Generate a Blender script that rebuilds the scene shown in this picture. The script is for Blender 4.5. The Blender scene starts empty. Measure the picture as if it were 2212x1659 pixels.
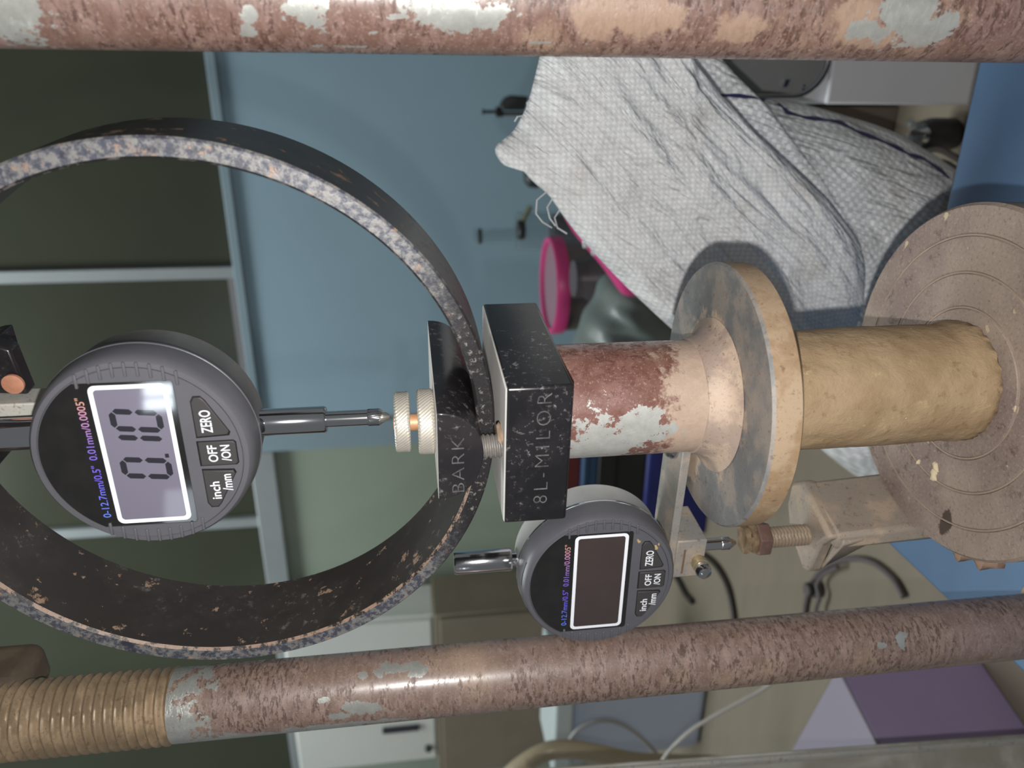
import bpy, bmesh, math, random
import numpy as np
from mathutils import Vector, Matrix, noise as mnoise

random.seed(7)
scene = bpy.context.scene
COL = scene.collection

# ------------------------------------------------------------------ camera
# the photograph is a portrait shot lying on its side, so the camera is rolled by about 90 degrees
FPX, CX, CY = 1620.0, 1106.0, 829.5
VP = np.array([13500.0, 296.0])                     # where the upright columns converge
_d = VP - np.array([CX, CY])
ROLL = math.atan2(-_d[1], _d[0]); PITCH = math.atan(FPX / math.hypot(*_d))
CAM = np.array([0.00607, -0.229, 0.180])
FWD = np.array([0, math.cos(PITCH), -math.sin(PITCH)])
R0 = np.array([1.0, 0, 0]); U0 = np.array([0, math.sin(PITCH), math.cos(PITCH)])
UY = math.cos(ROLL) * R0 - math.sin(ROLL) * U0
RX = -math.cos(ROLL) * U0 - math.sin(ROLL) * R0
cam_d = bpy.data.cameras.new('camera'); cam = bpy.data.objects.new('camera', cam_d); COL.objects.link(cam)
cam_d.sensor_width = 36.0; cam_d.lens = FPX / 2212.0 * 36.0
cam_d.clip_start = 0.01; cam_d.clip_end = 50
cam.matrix_world = Matrix(((RX[0], UY[0], -FWD[0], CAM[0]), (RX[1], UY[1], -FWD[1], CAM[1]), (RX[2], UY[2], -FWD[2], CAM[2]), (0, 0, 0, 1)))
cam_d.dof.use_dof = True; cam_d.dof.focus_distance = 0.235; cam_d.dof.aperture_fstop = 14.0
scene.camera = cam

# ------------------------------------------------------------------ world, lights, exposure
scene.view_settings.view_transform = 'Standard'; scene.view_settings.look = 'None'
scene.view_settings.gamma = 1.0; scene.view_settings.use_curve_mapping = False
scene.view_settings.exposure = 0.55
world = bpy.data.worlds.new('room_air'); scene.world = world; world.use_nodes = True
world.node_tree.nodes['Background'].inputs[0].default_value = (0.95, 1.0, 1.03, 1)
world.node_tree.nodes['Background'].inputs[1].default_value = 0.095

def light(name, kind, loc, power, color=(1, 1, 1), **kw):
    l = bpy.data.lights.new(name, kind); l.energy = power; l.color = color
    for k, v in kw.items(): setattr(l, k, v)
    o = bpy.data.objects.new(name, l); COL.objects.link(o); o.location = loc
    return o
# the phone's flash, a little to the left of the lens
light('phone_flash', 'POINT', tuple(CAM + R0 * -0.018 + U0 * 0.001), 2.35, (1.0, 0.985, 0.96), shadow_soft_size=0.0022)
# unseen fill light added overhead to brighten the back half of the room
lt = light('background_fill', 'AREA', (-0.6, 0.95, 2.0), 21.0, (0.93, 1.0, 1.0), shape='RECTANGLE', size=1.4, size_y=0.5)

# ------------------------------------------------------------------ frames
class Frame:
    def __init__(s, deg):
        s.a = math.radians(deg)
        s.x = np.array([math.cos(s.a), math.sin(s.a), 0]); s.y = np.array([-math.sin(s.a), math.cos(s.a), 0]); s.z = np.array([0, 0, 1.0])
    def world(s, p): return (s.x * p[0] + s.y * p[1] + s.z * p[2]) / 1000.0
    def local(s, P): return np.array([P @ s.x, P @ s.y, P[2]]) * 1000.0
MACH = Frame(-27.15)          # the load frame
ROOM = Frame(-22.5)           # room and benches
WORLD = Frame(0.0)
def ray(px, py): return FWD + RX * (px - CX) / FPX - UY * (py - CY) / FPX
def hit(fr, px, py, y=None, z=None, x=None):
    """sight line through a pixel cut by a plane of a frame; mm in that frame"""
    v = ray(px, py)
    n, k = (fr.y, y) if y is not None else ((fr.z, z) if z is not None else (fr.x, x))
    t = (k / 1000.0 - CAM @ n) / (v @ n)
    return fr.local(CAM + v * t)

# ------------------------------------------------------------------ mesh builder (millimetres)
class MB:
    def __init__(s): s.v = []; s.f = []; s.m = []; s.uv = None
    def add(s, vs, fs, m=0):
        o = len(s.v); s.v += [tuple(map(float, p)) for p in vs]
        for f in fs: s.f.append(tuple(i + o for i in f)); s.m.append(m)
        return s
    def box(s, x0, x1, y0, y1, z0, z1, m=0):
        v = [(x0,y0,z0),(x1,y0,z0),(x1,y1,z0),(x0,y1,z0),(x0,y0,z1),(x1,y0,z1),(x1,y1,z1),(x0,y1,z1)]
        return s.add(v, [(3,2,1,0),(4,5,6,7),(0,1,5,4),(1,2,6,5),(2,3,7,6),(3,0,4,7)], m)
    def prism(s, poly, lo, hi, axis='z', m=0):
        n = len(poly)
        def P(a, b, c): return (a, b, c) if axis == 'z' else ((a, c, b) if axis == 'y' else (c, a, b))
        v = [P(a, b, lo) for a, b in poly] + [P(a, b, hi) for a, b in poly]
        f = [tuple(range(n))[::-1], tuple(range(n, 2 * n))] + [(i, (i + 1) % n, n + (i + 1) % n, n + i) for i in range(n)]
        return s.add(v, f, m)
    def lathe(s, prof, n=64, axis='z', c=(0, 0, 0), m=0, rf=None):
        vs, rings = [], []
        for k, (r, h) in enumerate(prof):
            if r < 1e-6: rings.append([len(vs)]); vs.append((0, 0, h)); continue
            row = []
            for i in range(n):
                a = 2 * math.pi * i / n; rr = r if rf is None else rf(r, a, h)
                row.append(len(vs)); vs.append((rr * math.cos(a), rr * math.sin(a), h))
            rings.append(row)
        fs = []
        for A, B in zip(rings[:-1], rings[1:]):
            if len(A) == 1 and len(B) == 1: continue
            for i in range(n):
                j = (i + 1) % n
                if len(A) == 1: fs.append((A[0], B[j], B[i]))
                elif len(B) == 1: fs.append((A[i], A[j], B[0]))
                else: fs.append((A[i], A[j], B[j], B[i]))
        if axis == 'y': vs = [(x, -h, y) for x, y, h in vs]
        if axis == 'x': vs = [(h, x, y) for x, y, h in vs]
        return s.add([(x + c[0], y + c[1], z + c[2]) for x, y, z in vs], fs, m)
    def tube(s, pts, r, n=12, m=0):
        pts = [Vector(p) for p in pts]; up = Vector((0.13, 0.21, 1)).normalized(); rows = []; vs = []
        for i, p in enumerate(pts):
            t = (pts[min(i + 1, len(pts) - 1)] - pts[max(i - 1, 0)]).normalized()
            a = t.cross(up)
            if a.length < 1e-3: a = t.cross(Vector((1, 0, 0)))
            a.normalize(); b = t.cross(a); up = -b if (-b).dot(up) > 0 else b
            rr = r[i] if isinstance(r, (list, tuple)) else r
            row = []
            for k in range(n):
                q = 2 * math.pi * k / n; row.append(len(vs)); vs.append(tuple(p + a * (rr * math.cos(q)) + b * (rr * math.sin(q))))
            rows.append(row)
        fs = [(A[k], A[(k + 1) % n], B[(k + 1) % n], B[k]) for A, B in zip(rows[:-1], rows[1:]) for k in range(n)]
        fs += [tuple(rows[0][::-1]), tuple(rows[-1])]
        return s.add(vs, fs, m)
    def thread(s, r, depth, pitch, z0, z1, n=48, c=(0, 0, 0), m=0):
        per = 6; rows = int((z1 - z0) / pitch * per) + 1; vs, fs = [], []
        for k in range(rows + 1):
            z = z0 + (z1 - z0) * k / rows
            for i in range(n):
                a = 2 * math.pi * i / n
                ph = ((z - z0) / pitch - i / n) % 1.0
                w = abs(ph * 2 - 1); w = min(1, max(0, (w - .18) / .62)); w = w * w * (3 - 2 * w)
                rr = r - depth * (1 - w)
                vs.append((rr * math.cos(a) + c[0], rr * math.sin(a) + c[1], z + c[2]))
        for k in range(rows):
            for i in range(n): fs.append((k * n + i, k * n + (i + 1) % n, (k + 1) * n + (i + 1) % n, (k + 1) * n + i))
        fs.append(tuple(range(n))[::-1]); fs.append(tuple(rows * n + i for i in range(n)))
        return s.add(vs, fs, m)
    def obj(s, name, mats, parent=None, base=(0, 0, 0), smooth=35, bevel=0, seg=2, recalc=True):
        me = bpy.data.meshes.new(name)
        me.from_pydata([((x - base[0]) / 1e3, (y - base[1]) / 1e3, (z - base[2]) / 1e3) for x, y, z in s.v], [], s.f)
        mats = mats if isinstance(mats, (list, tuple)) else [mats]
        for q in mats: me.materials.append(q)
        me.polygons.foreach_set('material_index', s.m)
        if s.uv is not None:
            ul = me.uv_layers.new(name='UVMap'); d = np.empty(len(me.loops) * 2)
            li = np.empty(len(me.loops), dtype=int); me.loops.foreach_get('vertex_index', li)
            d = np.array(s.uv)[li].ravel(); ul.data.foreach_set('uv', d)
        if recalc:
            bm = bmesh.new(); bm.from_mesh(me); bmesh.ops.recalc_face_normals(bm, faces=bm.faces); bm.to_mesh(me); bm.free()
        if smooth: me.shade_smooth(); me.set_sharp_from_angle(angle=math.radians(smooth))
        o = bpy.data.objects.new(name, me); COL.objects.link(o)
        if bevel:
            b = o.modifiers.new('bevel', 'BEVEL'); b.width = bevel / 1e3; b.segments = seg; b.limit_method = 'ANGLE'; b.angle_limit = math.radians(40)
        if parent is not None: o.parent = parent
        return o

def props(o, label=None, cat=None, group=None, kind=None):
    for k, v in (('label', label), ('category', cat), ('group', group), ('kind', kind)):
        if v: o[k] = v
    return o
def thing(name, label, cat, fr, base, group=None, rot=None, tilt=0.0):
    o = bpy.data.objects.new(name, None); COL.objects.link(o); o.empty_display_size = 0.01
    o.location = fr.world(base); o.rotation_euler = (tilt, 0, fr.a if rot is None else rot)
    return props(o, label, cat, group)
def solo(o, fr, base, label=None, cat=None, group=None, kind=None, rot=None):
    o.location = fr.world(base); o.rotation_euler = (0, 0, fr.a if rot is None else rot)
    return props(o, label, cat, group, kind)

def lettering(name, text, mat, parent, x0, x1, zc, h, y, base=(0, 0, 0), depth=0.06, bold=0.0, part_label=None, spacing=1.0):
    """flat print or raised letters in the XZ plane facing -Y, fitted between x0 and x1"""
    cu = bpy.data.curves.new(name, 'FONT'); cu.body = text; cu.size = 1; cu.extrude = 0.02; cu.offset = bold; cu.resolution_u = 3; cu.space_character = spacing
    t = bpy.data.objects.new(name, cu); COL.objects.link(t); dg = bpy.context.evaluated_depsgraph_get()
    me = bpy.data.meshes.new_from_object(t.evaluated_get(dg)); bpy.data.objects.remove(t); bpy.data.curves.remove(cu)
    n = len(me.vertices); a = np.empty(n * 3); me.vertices.foreach_get('co', a); a = a.reshape(-1, 3)
    lo, hi = a.min(0), a.max(0)
    X = x0 + (a[:, 0] - lo[0]) / (hi[0] - lo[0]) * (x1 - x0)
    Z = zc + ((a[:, 1] - lo[1]) / (hi[1] - lo[1]) - .5) * h
    Y = y - (a[:, 2] - lo[2]) / (hi[2] - lo[2]) * depth
    me.vertices.foreach_set('co', (np.stack([X - base[0], Y - base[1], Z - base[2]], 1) / 1e3).ravel()); me.update()
    me.materials.clear(); me.materials.append(mat); me.name = name
    o = bpy.data.objects.new(name, me); COL.objects.link(o); o.parent = parent
    if part_label: o['label'] = part_label
    return o

# ------------------------------------------------------------------ materials
def lin(c): return tuple(((v / 255) / 12.92 if v / 255 <= .04045 else ((v / 255 + .055) / 1.055) ** 2.4) for v in c)
def A(r, g, b, k=1.0): return tuple(min(.92, v * k) for v in lin((r, g, b))) + (1.0,)
class NT:
    def __init__(s, name):
        s.mat = bpy.data.materials.new(name); s.mat.use_nodes = True; s.t = s.mat.node_tree; s.N = s.t.nodes; s.L = s.t.links
        s.bsdf = s.N['Principled BSDF']; s._c = None
    def set(s, **kw):
        for k, v in kw.items():
            k = {'spec': 'Specular IOR Level', 'coat': 'Coat Weight', 'coat_rough': 'Coat Roughness', 'color': 'Base Color', 'trans': 'Transmission Weight', 'ior': 'IOR', 'sheen': 'Sheen Weight',
                 'rough': 'Roughness', 'metal': 'Metallic', 'alpha': 'Alpha', 'normal': 'Normal', 'emit': 'Emission Color', 'emit_s': 'Emission Strength'}[k]
            s.inp(s.bsdf.inputs[k], v)
        return s
    def inp(s, sock, v):
        if isinstance(v, bpy.types.NodeSocket): s.L.new(v, sock)
        else: sock.default_value = v
    def coord(s, kind='Object'):
        if s._c is None: s._c = s.N.new('ShaderNodeTexCoord')
        return s._c.outputs[kind]
    def mapv(s, scale=(1, 1, 1), loc=(0, 0, 0), rot=(0, 0, 0), v=None):
        n = s.N.new('ShaderNodeMapping'); n.inputs['Scale'].default_value = scale; n.inputs['Location'].default_value = loc; n.inputs['Rotation'].default_value = rot
        s.L.new(v if v is not None else s.coord(), n.inputs['Vector']); return n.outputs[0]
    def noise(s, scale, detail=4, rough=.6, dist=0, v=None):
        n = s.N.new('ShaderNodeTexNoise'); n.inputs['Scale'].default_value = scale; n.inputs['Detail'].default_value = detail
        n.inputs['Roughness'].default_value = rough; n.inputs['Distortion'].default_value = dist
        s.L.new(v if v is not None else s.coord(), n.inputs['Vector']); return n.outputs['Fac']
    def ramp(s, fac, stops, interp='LINEAR'):
        n = s.N.new('ShaderNodeValToRGB'); n.color_ramp.interpolation = interp; e = n.color_ramp.elements
        while len(e) < len(stops): e.new(.5)
        for q, (p, c) in zip(e, stops): q.position = p; q.color = c if len(c) == 4 else tuple(c) + (1,)
        s.inp(n.inputs[0], fac); return n.outputs[0]
    def step(s, fac, a, b):
        n = s.N.new('ShaderNodeMapRange'); n.interpolation_type = 'SMOOTHSTEP'; n.inputs[1].default_value = a; n.inputs[2].default_value = b
        s.inp(n.inputs[0], fac); return n.outputs[0]
    def mix(s, fac, a, b):
        n = s.N.new('ShaderNodeMix'); n.data_type = 'RGBA'; s.inp(n.inputs[0], fac); s.inp(n.inputs[6], a); s.inp(n.inputs[7], b); return n.outputs[2]
    def math(s, op, a, b=0.0, c=None):
        n = s.N.new('ShaderNodeMath'); n.operation = op; s.inp(n.inputs[0], a); s.inp(n.inputs[1], b)
        if c is not None: s.inp(n.inputs[2], c)
        return n.outputs[0]
    def sep(s, v):
        n = s.N.new('ShaderNodeSeparateXYZ'); s.L.new(v, n.inputs[0]); return n.outputs
    def blob(s, c, r, nz, amp=1.0, hard=6.0):
        """mask of a ragged patch of the surface: centre and radii in mm of the part's own coordinates"""
        n = s.N.new('ShaderNodeVectorMath'); n.operation = 'SUBTRACT'; s.L.new(s.coord(), n.inputs[0]); n.inputs[1].default_value = [q / 1e3 for q in c]
        d = s.N.new('ShaderNodeVectorMath'); d.operation = 'DIVIDE'; s.L.new(n.outputs[0], d.inputs[0]); d.inputs[1].default_value = [q / 1e3 for q in r]
        l = s.N.new('ShaderNodeVectorMath'); l.operation = 'LENGTH'; s.L.new(d.outputs[0], l.inputs[0])
        q = s.math('SUBTRACT', 1.0, l.outputs['Value']); q = s.math('MULTIPLY_ADD', s.math('SUBTRACT', nz, .5), amp * 2, q)
        n2 = s.N.new('ShaderNodeClamp'); s.L.new(s.math('MULTIPLY', q, hard), n2.inputs[0]); return n2.outputs[0]
    def mx(s, *m):
        o = m[0]
        for q in m[1:]: o = s.math('MAXIMUM', o, q)
        return o
    def bump(s, h, strength=.3, dist=.0005, normal=None):
        n = s.N.new('ShaderNodeBump'); n.inputs['Strength'].default_value = strength; n.inputs['Distance'].default_value = dist
        s.inp(n.inputs['Height'], h)
        if normal is not None: s.L.new(normal, n.inputs['Normal'])
        s.set(normal=n.outputs[0]); return n.outputs[0]
    def nz(s):
        g = s.N.new('ShaderNodeNewGeometry'); return s.sep(g.outputs['Normal'])[2]

def plain(name, col, rough=.5, metal=0.0, var=0.0, vscale=60, bump=0.0, bscale=400, **kw):
    t = NT(name); c = col
    if var: 
        f = t.noise(vscale, 5, .6)
        c = t.mix(t.ramp(f, [(.3, (0, 0, 0)), (.7, (1, 1, 1))]), tuple(q * (1 - var) for q in col[:3]) + (1,), tuple(min(1, q * (1 + var)) for q in col[:3]) + (1,))
    t.set(color=c, rough=rough, metal=metal, **kw)
    if bump: t.bump(t.noise(bscale, 4, .6), bump, .0003)
    return t.mat

K = 0.82
def rusty_paint(name, patches=(), tan=(), base=(160, 134, 124), dark=(80, 58, 48), dull=(.34, .55), streak=(.75, .75, 2.1), flakes=.69, metal=(150, 205), tancol=(196, 172, 144), pits=1.0, warp=.4):
    """old brown paint over steel: rust pits, flaked spots of bare metal, tan dust"""
    t = NT(name); sv = t.mapv(streak)
    big = t.noise(26, 3, .5); mid = t.noise(110, 6, .72, warp, v=sv); fine = t.noise(330, 6, .78, warp, v=sv); grain = t.noise(1300, 3, .75)
    c = t.mix(t.step(mid, .32, .68), A(base[0] - 20, base[1] - 22, base[2] - 24, K), A(base[0] + 6, base[1] + 5, base[2] + 5, K))
    c = t.mix(t.math('MULTIPLY', t.step(t.noise(34, 4, .6), .50, .72), .6), c, A(176, 150, 126, K))
    pit = t.math('MULTIPLY', t.step(fine, .48, .58), t.step(t.math('ADD', mid, t.math('MULTIPLY', big, .7)), .70, .92))
    c = t.mix(t.math('MULTIPLY', pit, .8 * pits), c, A(*dark, K))
    c = t.mix(t.math('MULTIPLY', t.step(grain, .56, .70), .38), c, A(dark[0] + 18, dark[1] + 18, dark[2] + 16, K))
    c = t.mix(t.math('MULTIPLY', t.step(grain, .44, .32), .35), c, A(206, 186, 166, K))
    rag = t.noise(170, 7, .72)
    if tan: c = t.mix(t.math('MULTIPLY', t.mx(*[t.blob(q[0], q[1], rag, 1.1, 4) for q in tan]), t.math('MULTIPLY_ADD', fine, -.5, 1.0)), c, A(*tancol, K))
    flake = t.step(t.noise(75, 7, .66), flakes, flakes + .015)
    bare = t.mx(flake, *[t.blob(q[0], q[1], rag, 2.0, 14) for q in patches]) if patches else flake
    bc = t.mix(t.noise(300, 4, .7), A(metal[0], metal[0], metal[0] - 6, K), A(metal[1], metal[1], metal[1] - 6, K))
    c = t.mix(bare, c, bc)
    r = t.ramp(mid, [(.3, (dull[0],) * 3), (.75, (dull[1],) * 3)])
    cw = t.math('MULTIPLY', t.step(t.math('ADD', mid, t.math('MULTIPLY', pit, .5)), .75, .45), .7)
    t.set(color=c, rough=t.mix(bare, r, (.36, .36, .36, 1)), metal=t.math('MULTIPLY', bare, .45), spec=.5, coat=cw, coat_rough=.24)
    h = t.math('SUBTRACT', t.math('MULTIPLY', mid, .5), t.math('ADD', t.math('MULTIPLY', pit, .35), t.math('MULTIPLY', bare, .3)))
    t.bump(t.math('ADD', h, t.math('MULTIPLY_ADD', fine, .14, t.math('MULTIPLY', grain, .10))), .30, .0005)
    return t.mat

def black_paint(name, dust=.5, rust=.3, base=(34, 32, 32), topdust=False, rough=.28, scale=1.0, chip=.66):
    t = NT(name); big = t.noise(45 * scale, 4, .6); f1 = t.noise(330 * scale, 5, .72); f2 = t.noise(150 * scale, 6, .7)
    c = t.mix(t.step(big, .4, .65), A(*base, 1.0), A(base[0] + 10, base[1] + 9, base[2] + 9, 1.0))
    d = t.math('MULTIPLY', t.step(f1, .55, .68), t.step(big, .44, .68))
    d2 = t.step(f2, chip, chip + .05)
    c = t.mix(t.math('MULTIPLY', d, dust), c, A(165, 162, 160, K))
    c = t.mix(t.math('MULTIPLY', d2, rust), c, t.mix(f1, A(176, 148, 126, K), A(150, 118, 96, K)))
    ro = t.mix(t.mx(d, d2), (rough,) * 3 + (1,), (.75, .75, .75, 1))
    if topdust:
        td = t.math('MULTIPLY', t.step(t.nz(), .5, .9), t.step(t.noise(90, 4), .12, .28))
        c = t.mix(td, c, t.mix(f2, A(205, 201, 195, 1.1), A(225, 222, 218, 1.1))); ro = t.mix(td, ro, (.9, .9, .9, 1))
    t.set(color=c, rough=ro, spec=.5)
    t.bump(t.math('ADD', t.math('MULTIPLY', big, .5), t.math('MULTIPLY', t.mx(d, d2), .25)), .25, .0005)
    return t.mat

def worn_edge(name):
    t = NT(name); f = t.noise(520, 5, .72); g = t.noise(210, 6, .72); h = t.noise(900, 4)
    c = t.mix(t.step(f, .42, .58), A(72, 74, 86, K), A(128, 126, 124, K))
    c = t.mix(t.step(g, .57, .66), c, A(160, 132, 112, K))
    c = t.mix(t.step(t.noise(110, 4), .58, .68), c, A(58, 58, 68, K))
    low = t.step(t.sep(t.coord())[2], .026, .006)
    lw = t.mix(t.step(f, .56, .66), A(36, 34, 35, 1.0), A(130, 126, 122, K))
    c = t.mix(low, c, lw)
    t.set(color=c, rough=.42, spec=.5, metal=.1); t.bump(t.math('ADD', f, t.math('MULTIPLY', h, .4)), .35, .0005); return t.mat

def dusty_steel(name, base=(150, 150, 147), dust=(198, 178, 158), amt=.6, rough=.4, metal=.35, blobs=(), topclean=None):
    t = NT(name); f = t.noise(70, 5, .6); g = t.noise(400, 5, .7); rag = t.noise(140, 6, .7)
    c = t.mix(f, A(base[0] - 14, base[1] - 14, base[2] - 12, K), A(base[0] + 14, base[1] + 13, base[2] + 12, K))
    m = t.math('MULTIPLY', t.step(t.math('ADD', f, t.math('MULTIPLY', g, .25)), .58, .74), amt)
    if blobs: m = t.mx(m, *[t.blob(b[0], b[1], rag, .6, 5) for b in blobs])
    c = t.mix(m, c, t.mix(g, A(dust[0] - 16, dust[1] - 18, dust[2] - 18, K), A(*dust, K)))
    c = t.mix(t.math('MULTIPLY', t.step(g, .565, .68), .6), c, A(104, 78, 60, K))
    c = t.mix(t.math('MULTIPLY', t.step(t.noise(1100, 3, .7), .57, .68), .35), c, A(96, 76, 62, K))
    t.set(color=c, rough=t.mix(m, (rough,) * 3 + (1,), (.7,) * 3 + (1,)), metal=t.math('MULTIPLY', t.math('SUBTRACT', 1.0, m), metal), spec=.5)
    t.bump(t.math('ADD', f, t.math('MULTIPLY', g, .5)), .2, .0004); return t.mat

M = {}
M['chrome'] = plain('chrome', (.72, .72, .74, 1), .10, 1.0)
M['chrome_worn'] = plain('chrome_worn', (.66, .66, .68, 1), .16, 1.0, bump=.12, bscale=500)
M['knurl'] = plain('knurled_aluminium', A(205, 198, 186, 1.0), .38, .55, var=.10, vscale=120)
M['rust_brass'] = plain('stained_screw', A(185, 140, 105, 1.0), .5, .3, var=.2, vscale=300)
M['galv'] = dusty_steel('galvanised', (168, 168, 164), (196, 180, 165), .5, .42, .3)
M['galv_light'] = dusty_steel('light_zinc', (198, 196, 188), (206, 196, 178), .4, .45, .1)
M['plastic'] = plain('dial_plastic', A(88, 87, 92, 1.0), .38, 0, var=.06, vscale=90, bump=.06, bscale=1500, spec=.5)
M['plastic_button'] = plain('button_rubber', A(62, 60, 60, 1.0), .5, 0, spec=.4)
M['dial_black'] = plain('dial_back_plastic', A(104, 103, 102, 1.0), .45, 0, var=.18, vscale=70, bump=.08, bscale=1200)
M['dial_metal'] = plain('dial_back_metal', A(190, 190, 188, 1.0), .42, .15, var=.10, vscale=70, bump=.08, bscale=1200)
M['glass_dark'] = plain('dial_window', A(26, 24, 23, 1.0), .08, 0, var=.3, vscale=120, spec=.6, coat=1.0, coat_rough=.03)
M['print_white'] = plain('white_print', (.86, .87, .92, 1), .3, 0, coat=.6, coat_rough=.05)
M['lcd_on'] = plain('lcd_panel_lit', A(112, 107, 122, 1.0), .25, 0, coat=1.0, coat_rough=.04)
M['lcd_reflect_dark'] = plain('lcd_panel_reflect_dark', A(62, 52, 50, 1.0), .3, 0, var=.1, vscale=60, coat=1.0, coat_rough=.04)  # dark reflection at this viewing angle is put into the panel colour
M['lcd_ink'] = plain('lcd_segment', A(34, 32, 40, 1.0), .3, 0, coat=1.0, coat_rough=.04)
t = NT('iridescent_print'); g = t.sep(t.coord())[0]
t.set(color=t.ramp(t.math('MULTIPLY_ADD', g, 27.0, .5), [(0, A(95, 130, 235)), (.35, A(112, 88, 225)), (.6, A(135, 105, 205)), (.85, A(196, 140, 170)), (1, A(215, 160, 110))]), rough=.25, coat=.6); M['print_blue'] = t.mat

# ================================================================== ROOM (setting)
YC = float(ROOM.local(CAM)[1]); YW = YC + 1600.0      # back partition 1.6 m in front of the lens
TZ = -280.0                                           # bench top
def wall_box(name, x0, x1, z0, z1, y0, y1, mat, kind='structure', parent=None, bevel=0):
    b = ((x0 + x1) / 2, y1, z0)
    o = MB().box(x0, x1, y0, y1, z0, z1).obj(name, mat, None, b, bevel=bevel)
    return solo(o, ROOM, b, kind=kind)
M['wall_blue'] = plain('pale_blue_wall', A(140, 166, 180, 1.25), .6, 0, var=.04, vscale=4)
M['alu'] = plain('aluminium_section', A(150, 156, 158, 1.2), .42, .2, var=.05, vscale=8)
M['alu_blue'] = plain('pale_blue_trim', A(138, 158, 168, 1.1), .5, 0, var=.04, vscale=8)
t = NT('dark_window_glass'); f = t.noise(2.2, 3, .5)
t.set(color=t.mix(f, A(58, 58, 52, 1.0), A(78, 84, 66, 1.0)), rough=.22, spec=.35); M['pane_dark'] = t.mat
t = NT('green_lower_glass'); f = t.noise(2.0, 3, .5)
t.set(color=t.mix(f, A(136, 146, 128, 1.2), A(158, 170, 158, 1.2)), rough=.3, spec=.35); M['pane_green'] = t.mat
wall = wall_box('wall_back', -640, 1500, -700, 522, YW, YW + 60, M['wall_blue'])
wall_box('trim_1', -640, 1500, 522, 541, YW - 12, YW + 60, M['alu_blue'], bevel=2)
wall_box('trim_2', -706, -640, -700, 541, YW - 14, YW + 60, M['alu_blue'], bevel=3)
wall_box('trim_3', -2600, -706, 505, 560, YW - 14, YW + 60, M['alu'], bevel=3)
# upper window: frame members are the window, panes its children
wx = [-2600, -1500, -895, -290, 330, 960, 1500]
fb = (0, YW + 30, 541)
fr = MB()
for x in wx[1:-1]: fr.box(x - 13, x + 13, YW - 6, YW + 40, 541, 1700)
fr.box(-2600, 1500, YW - 6, YW + 40, 1700, 1740)
win = solo(fr.obj('window_1', M['alu'], None, fb, bevel=2), ROOM, fb, kind='structure')
for a, b in zip(wx[:-1], wx[1:]): MB().box(a + 13, b - 13, YW + 8, YW + 14, 541 if a >= -640 else 560, 1700).obj('window_pane', M['pane_dark'], win, fb)
lb = (-1500, YW + 30, -700)
lw = MB()
for x in (-1560, -2600): lw.box(x - 15, x + 15, YW - 6, YW + 40, -700, 505)
low = solo(lw.obj('window_2', M['alu'], None, lb, bevel=2), ROOM, lb, kind='structure')
for a, b in ((-1545, -706), (-2585, -1575)): MB().box(a, b, YW + 8, YW + 14, -700, 505).obj('window_pane', M['pane_green'], low, lb)
# two small bright windows of the room far behind the photographer, seen only as reflections in the dials
def far_window(n, px, py, w, h_, strength, bars):
    m_ = NT('daylight_%d' % n); m_.set(color=(0, 0, 0, 1), emit=(.82, .92, 1, 1), emit_s=strength)
    nrm = np.array([math.sin(math.radians(-24.3)), -math.cos(math.radians(-24.3)), 0]); v = ray(px, py); v = v / np.linalg.norm(v)
    d_ = v - 2 * (v @ nrm) * nrm; face = np.array([-.009, -.0175, .2526]); hitp = CAM + v * (((face - CAM) @ nrm) / (v @ nrm))
    wc = hitp + d_ * 6.0; wf = Frame(math.degrees(math.atan2(d_[1], d_[0])) - 90); q = wf.local(wc)
    fb = (q[0], q[1], q[2] - h_ / 2); fr = MB()
    xs = [q[0] - w / 2 + w * k / bars for k in range(bars + 1)]
    for x in xs: fr.box(x - 9, x + 9, q[1] - 12, q[1] + 20, q[2] - h_ / 2, q[2] + h_ / 2)
    for z in (-h_ / 2 - 18, h_ / 2): fr.box(q[0] - w / 2 - 9, q[0] + w / 2 + 9, q[1] - 12, q[1] + 20, q[2] + z, q[2] + z + 18)
    w3 = solo(fr.obj('window_%d' % n, M['alu'], None, fb), wf, fb, kind='structure')
    for a_, b_ in zip(xs[:-1], xs[1:]): MB().box(a_ + 9, b_ - 9, q[1] + 8, q[1] + 12, q[2] - h_ / 2, q[2] + h_ / 2).obj('window_pane', m_.mat, w3, fb)
far_window(3, 342, 858, 210, 210, 16.0, 2)
far_window(4, 392, 1098, 300, 240, 2.6, 1)

# bench top everything stands on
t = NT('bench_wood'); f = t.noise(6, 5, .6, v=t.mapv((1, 6, 1))); g = t.noise(60, 4)
t.set(color=t.mix(f, A(124, 115, 101, 1.15), A(142, 131, 115, 1.15)), rough=t.mix(g, (.38,) * 3 + (1,), (.55,) * 3 + (1,)), spec=.35); M['bench'] = t.mat
b = (-200, YC + 800, TZ - 40)
solo(MB().box(-1900, 1200, YC + 180, YW - 16, TZ - 40, TZ).obj('bench_top', M['bench'], None, b, bevel=3), ROOM, b, 'brown wooden bench top under the whole test rig', 'bench')
b = (-200, YC + 800, -1000)
solo(MB().box(-2600, 1600, YC - 600, YW + 60, -1030, -1000).obj('floor', plain('floor_tiles', A(120, 112, 104), .6, var=.06, vscale=4), None, b), ROOM, b, kind='structure')

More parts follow.
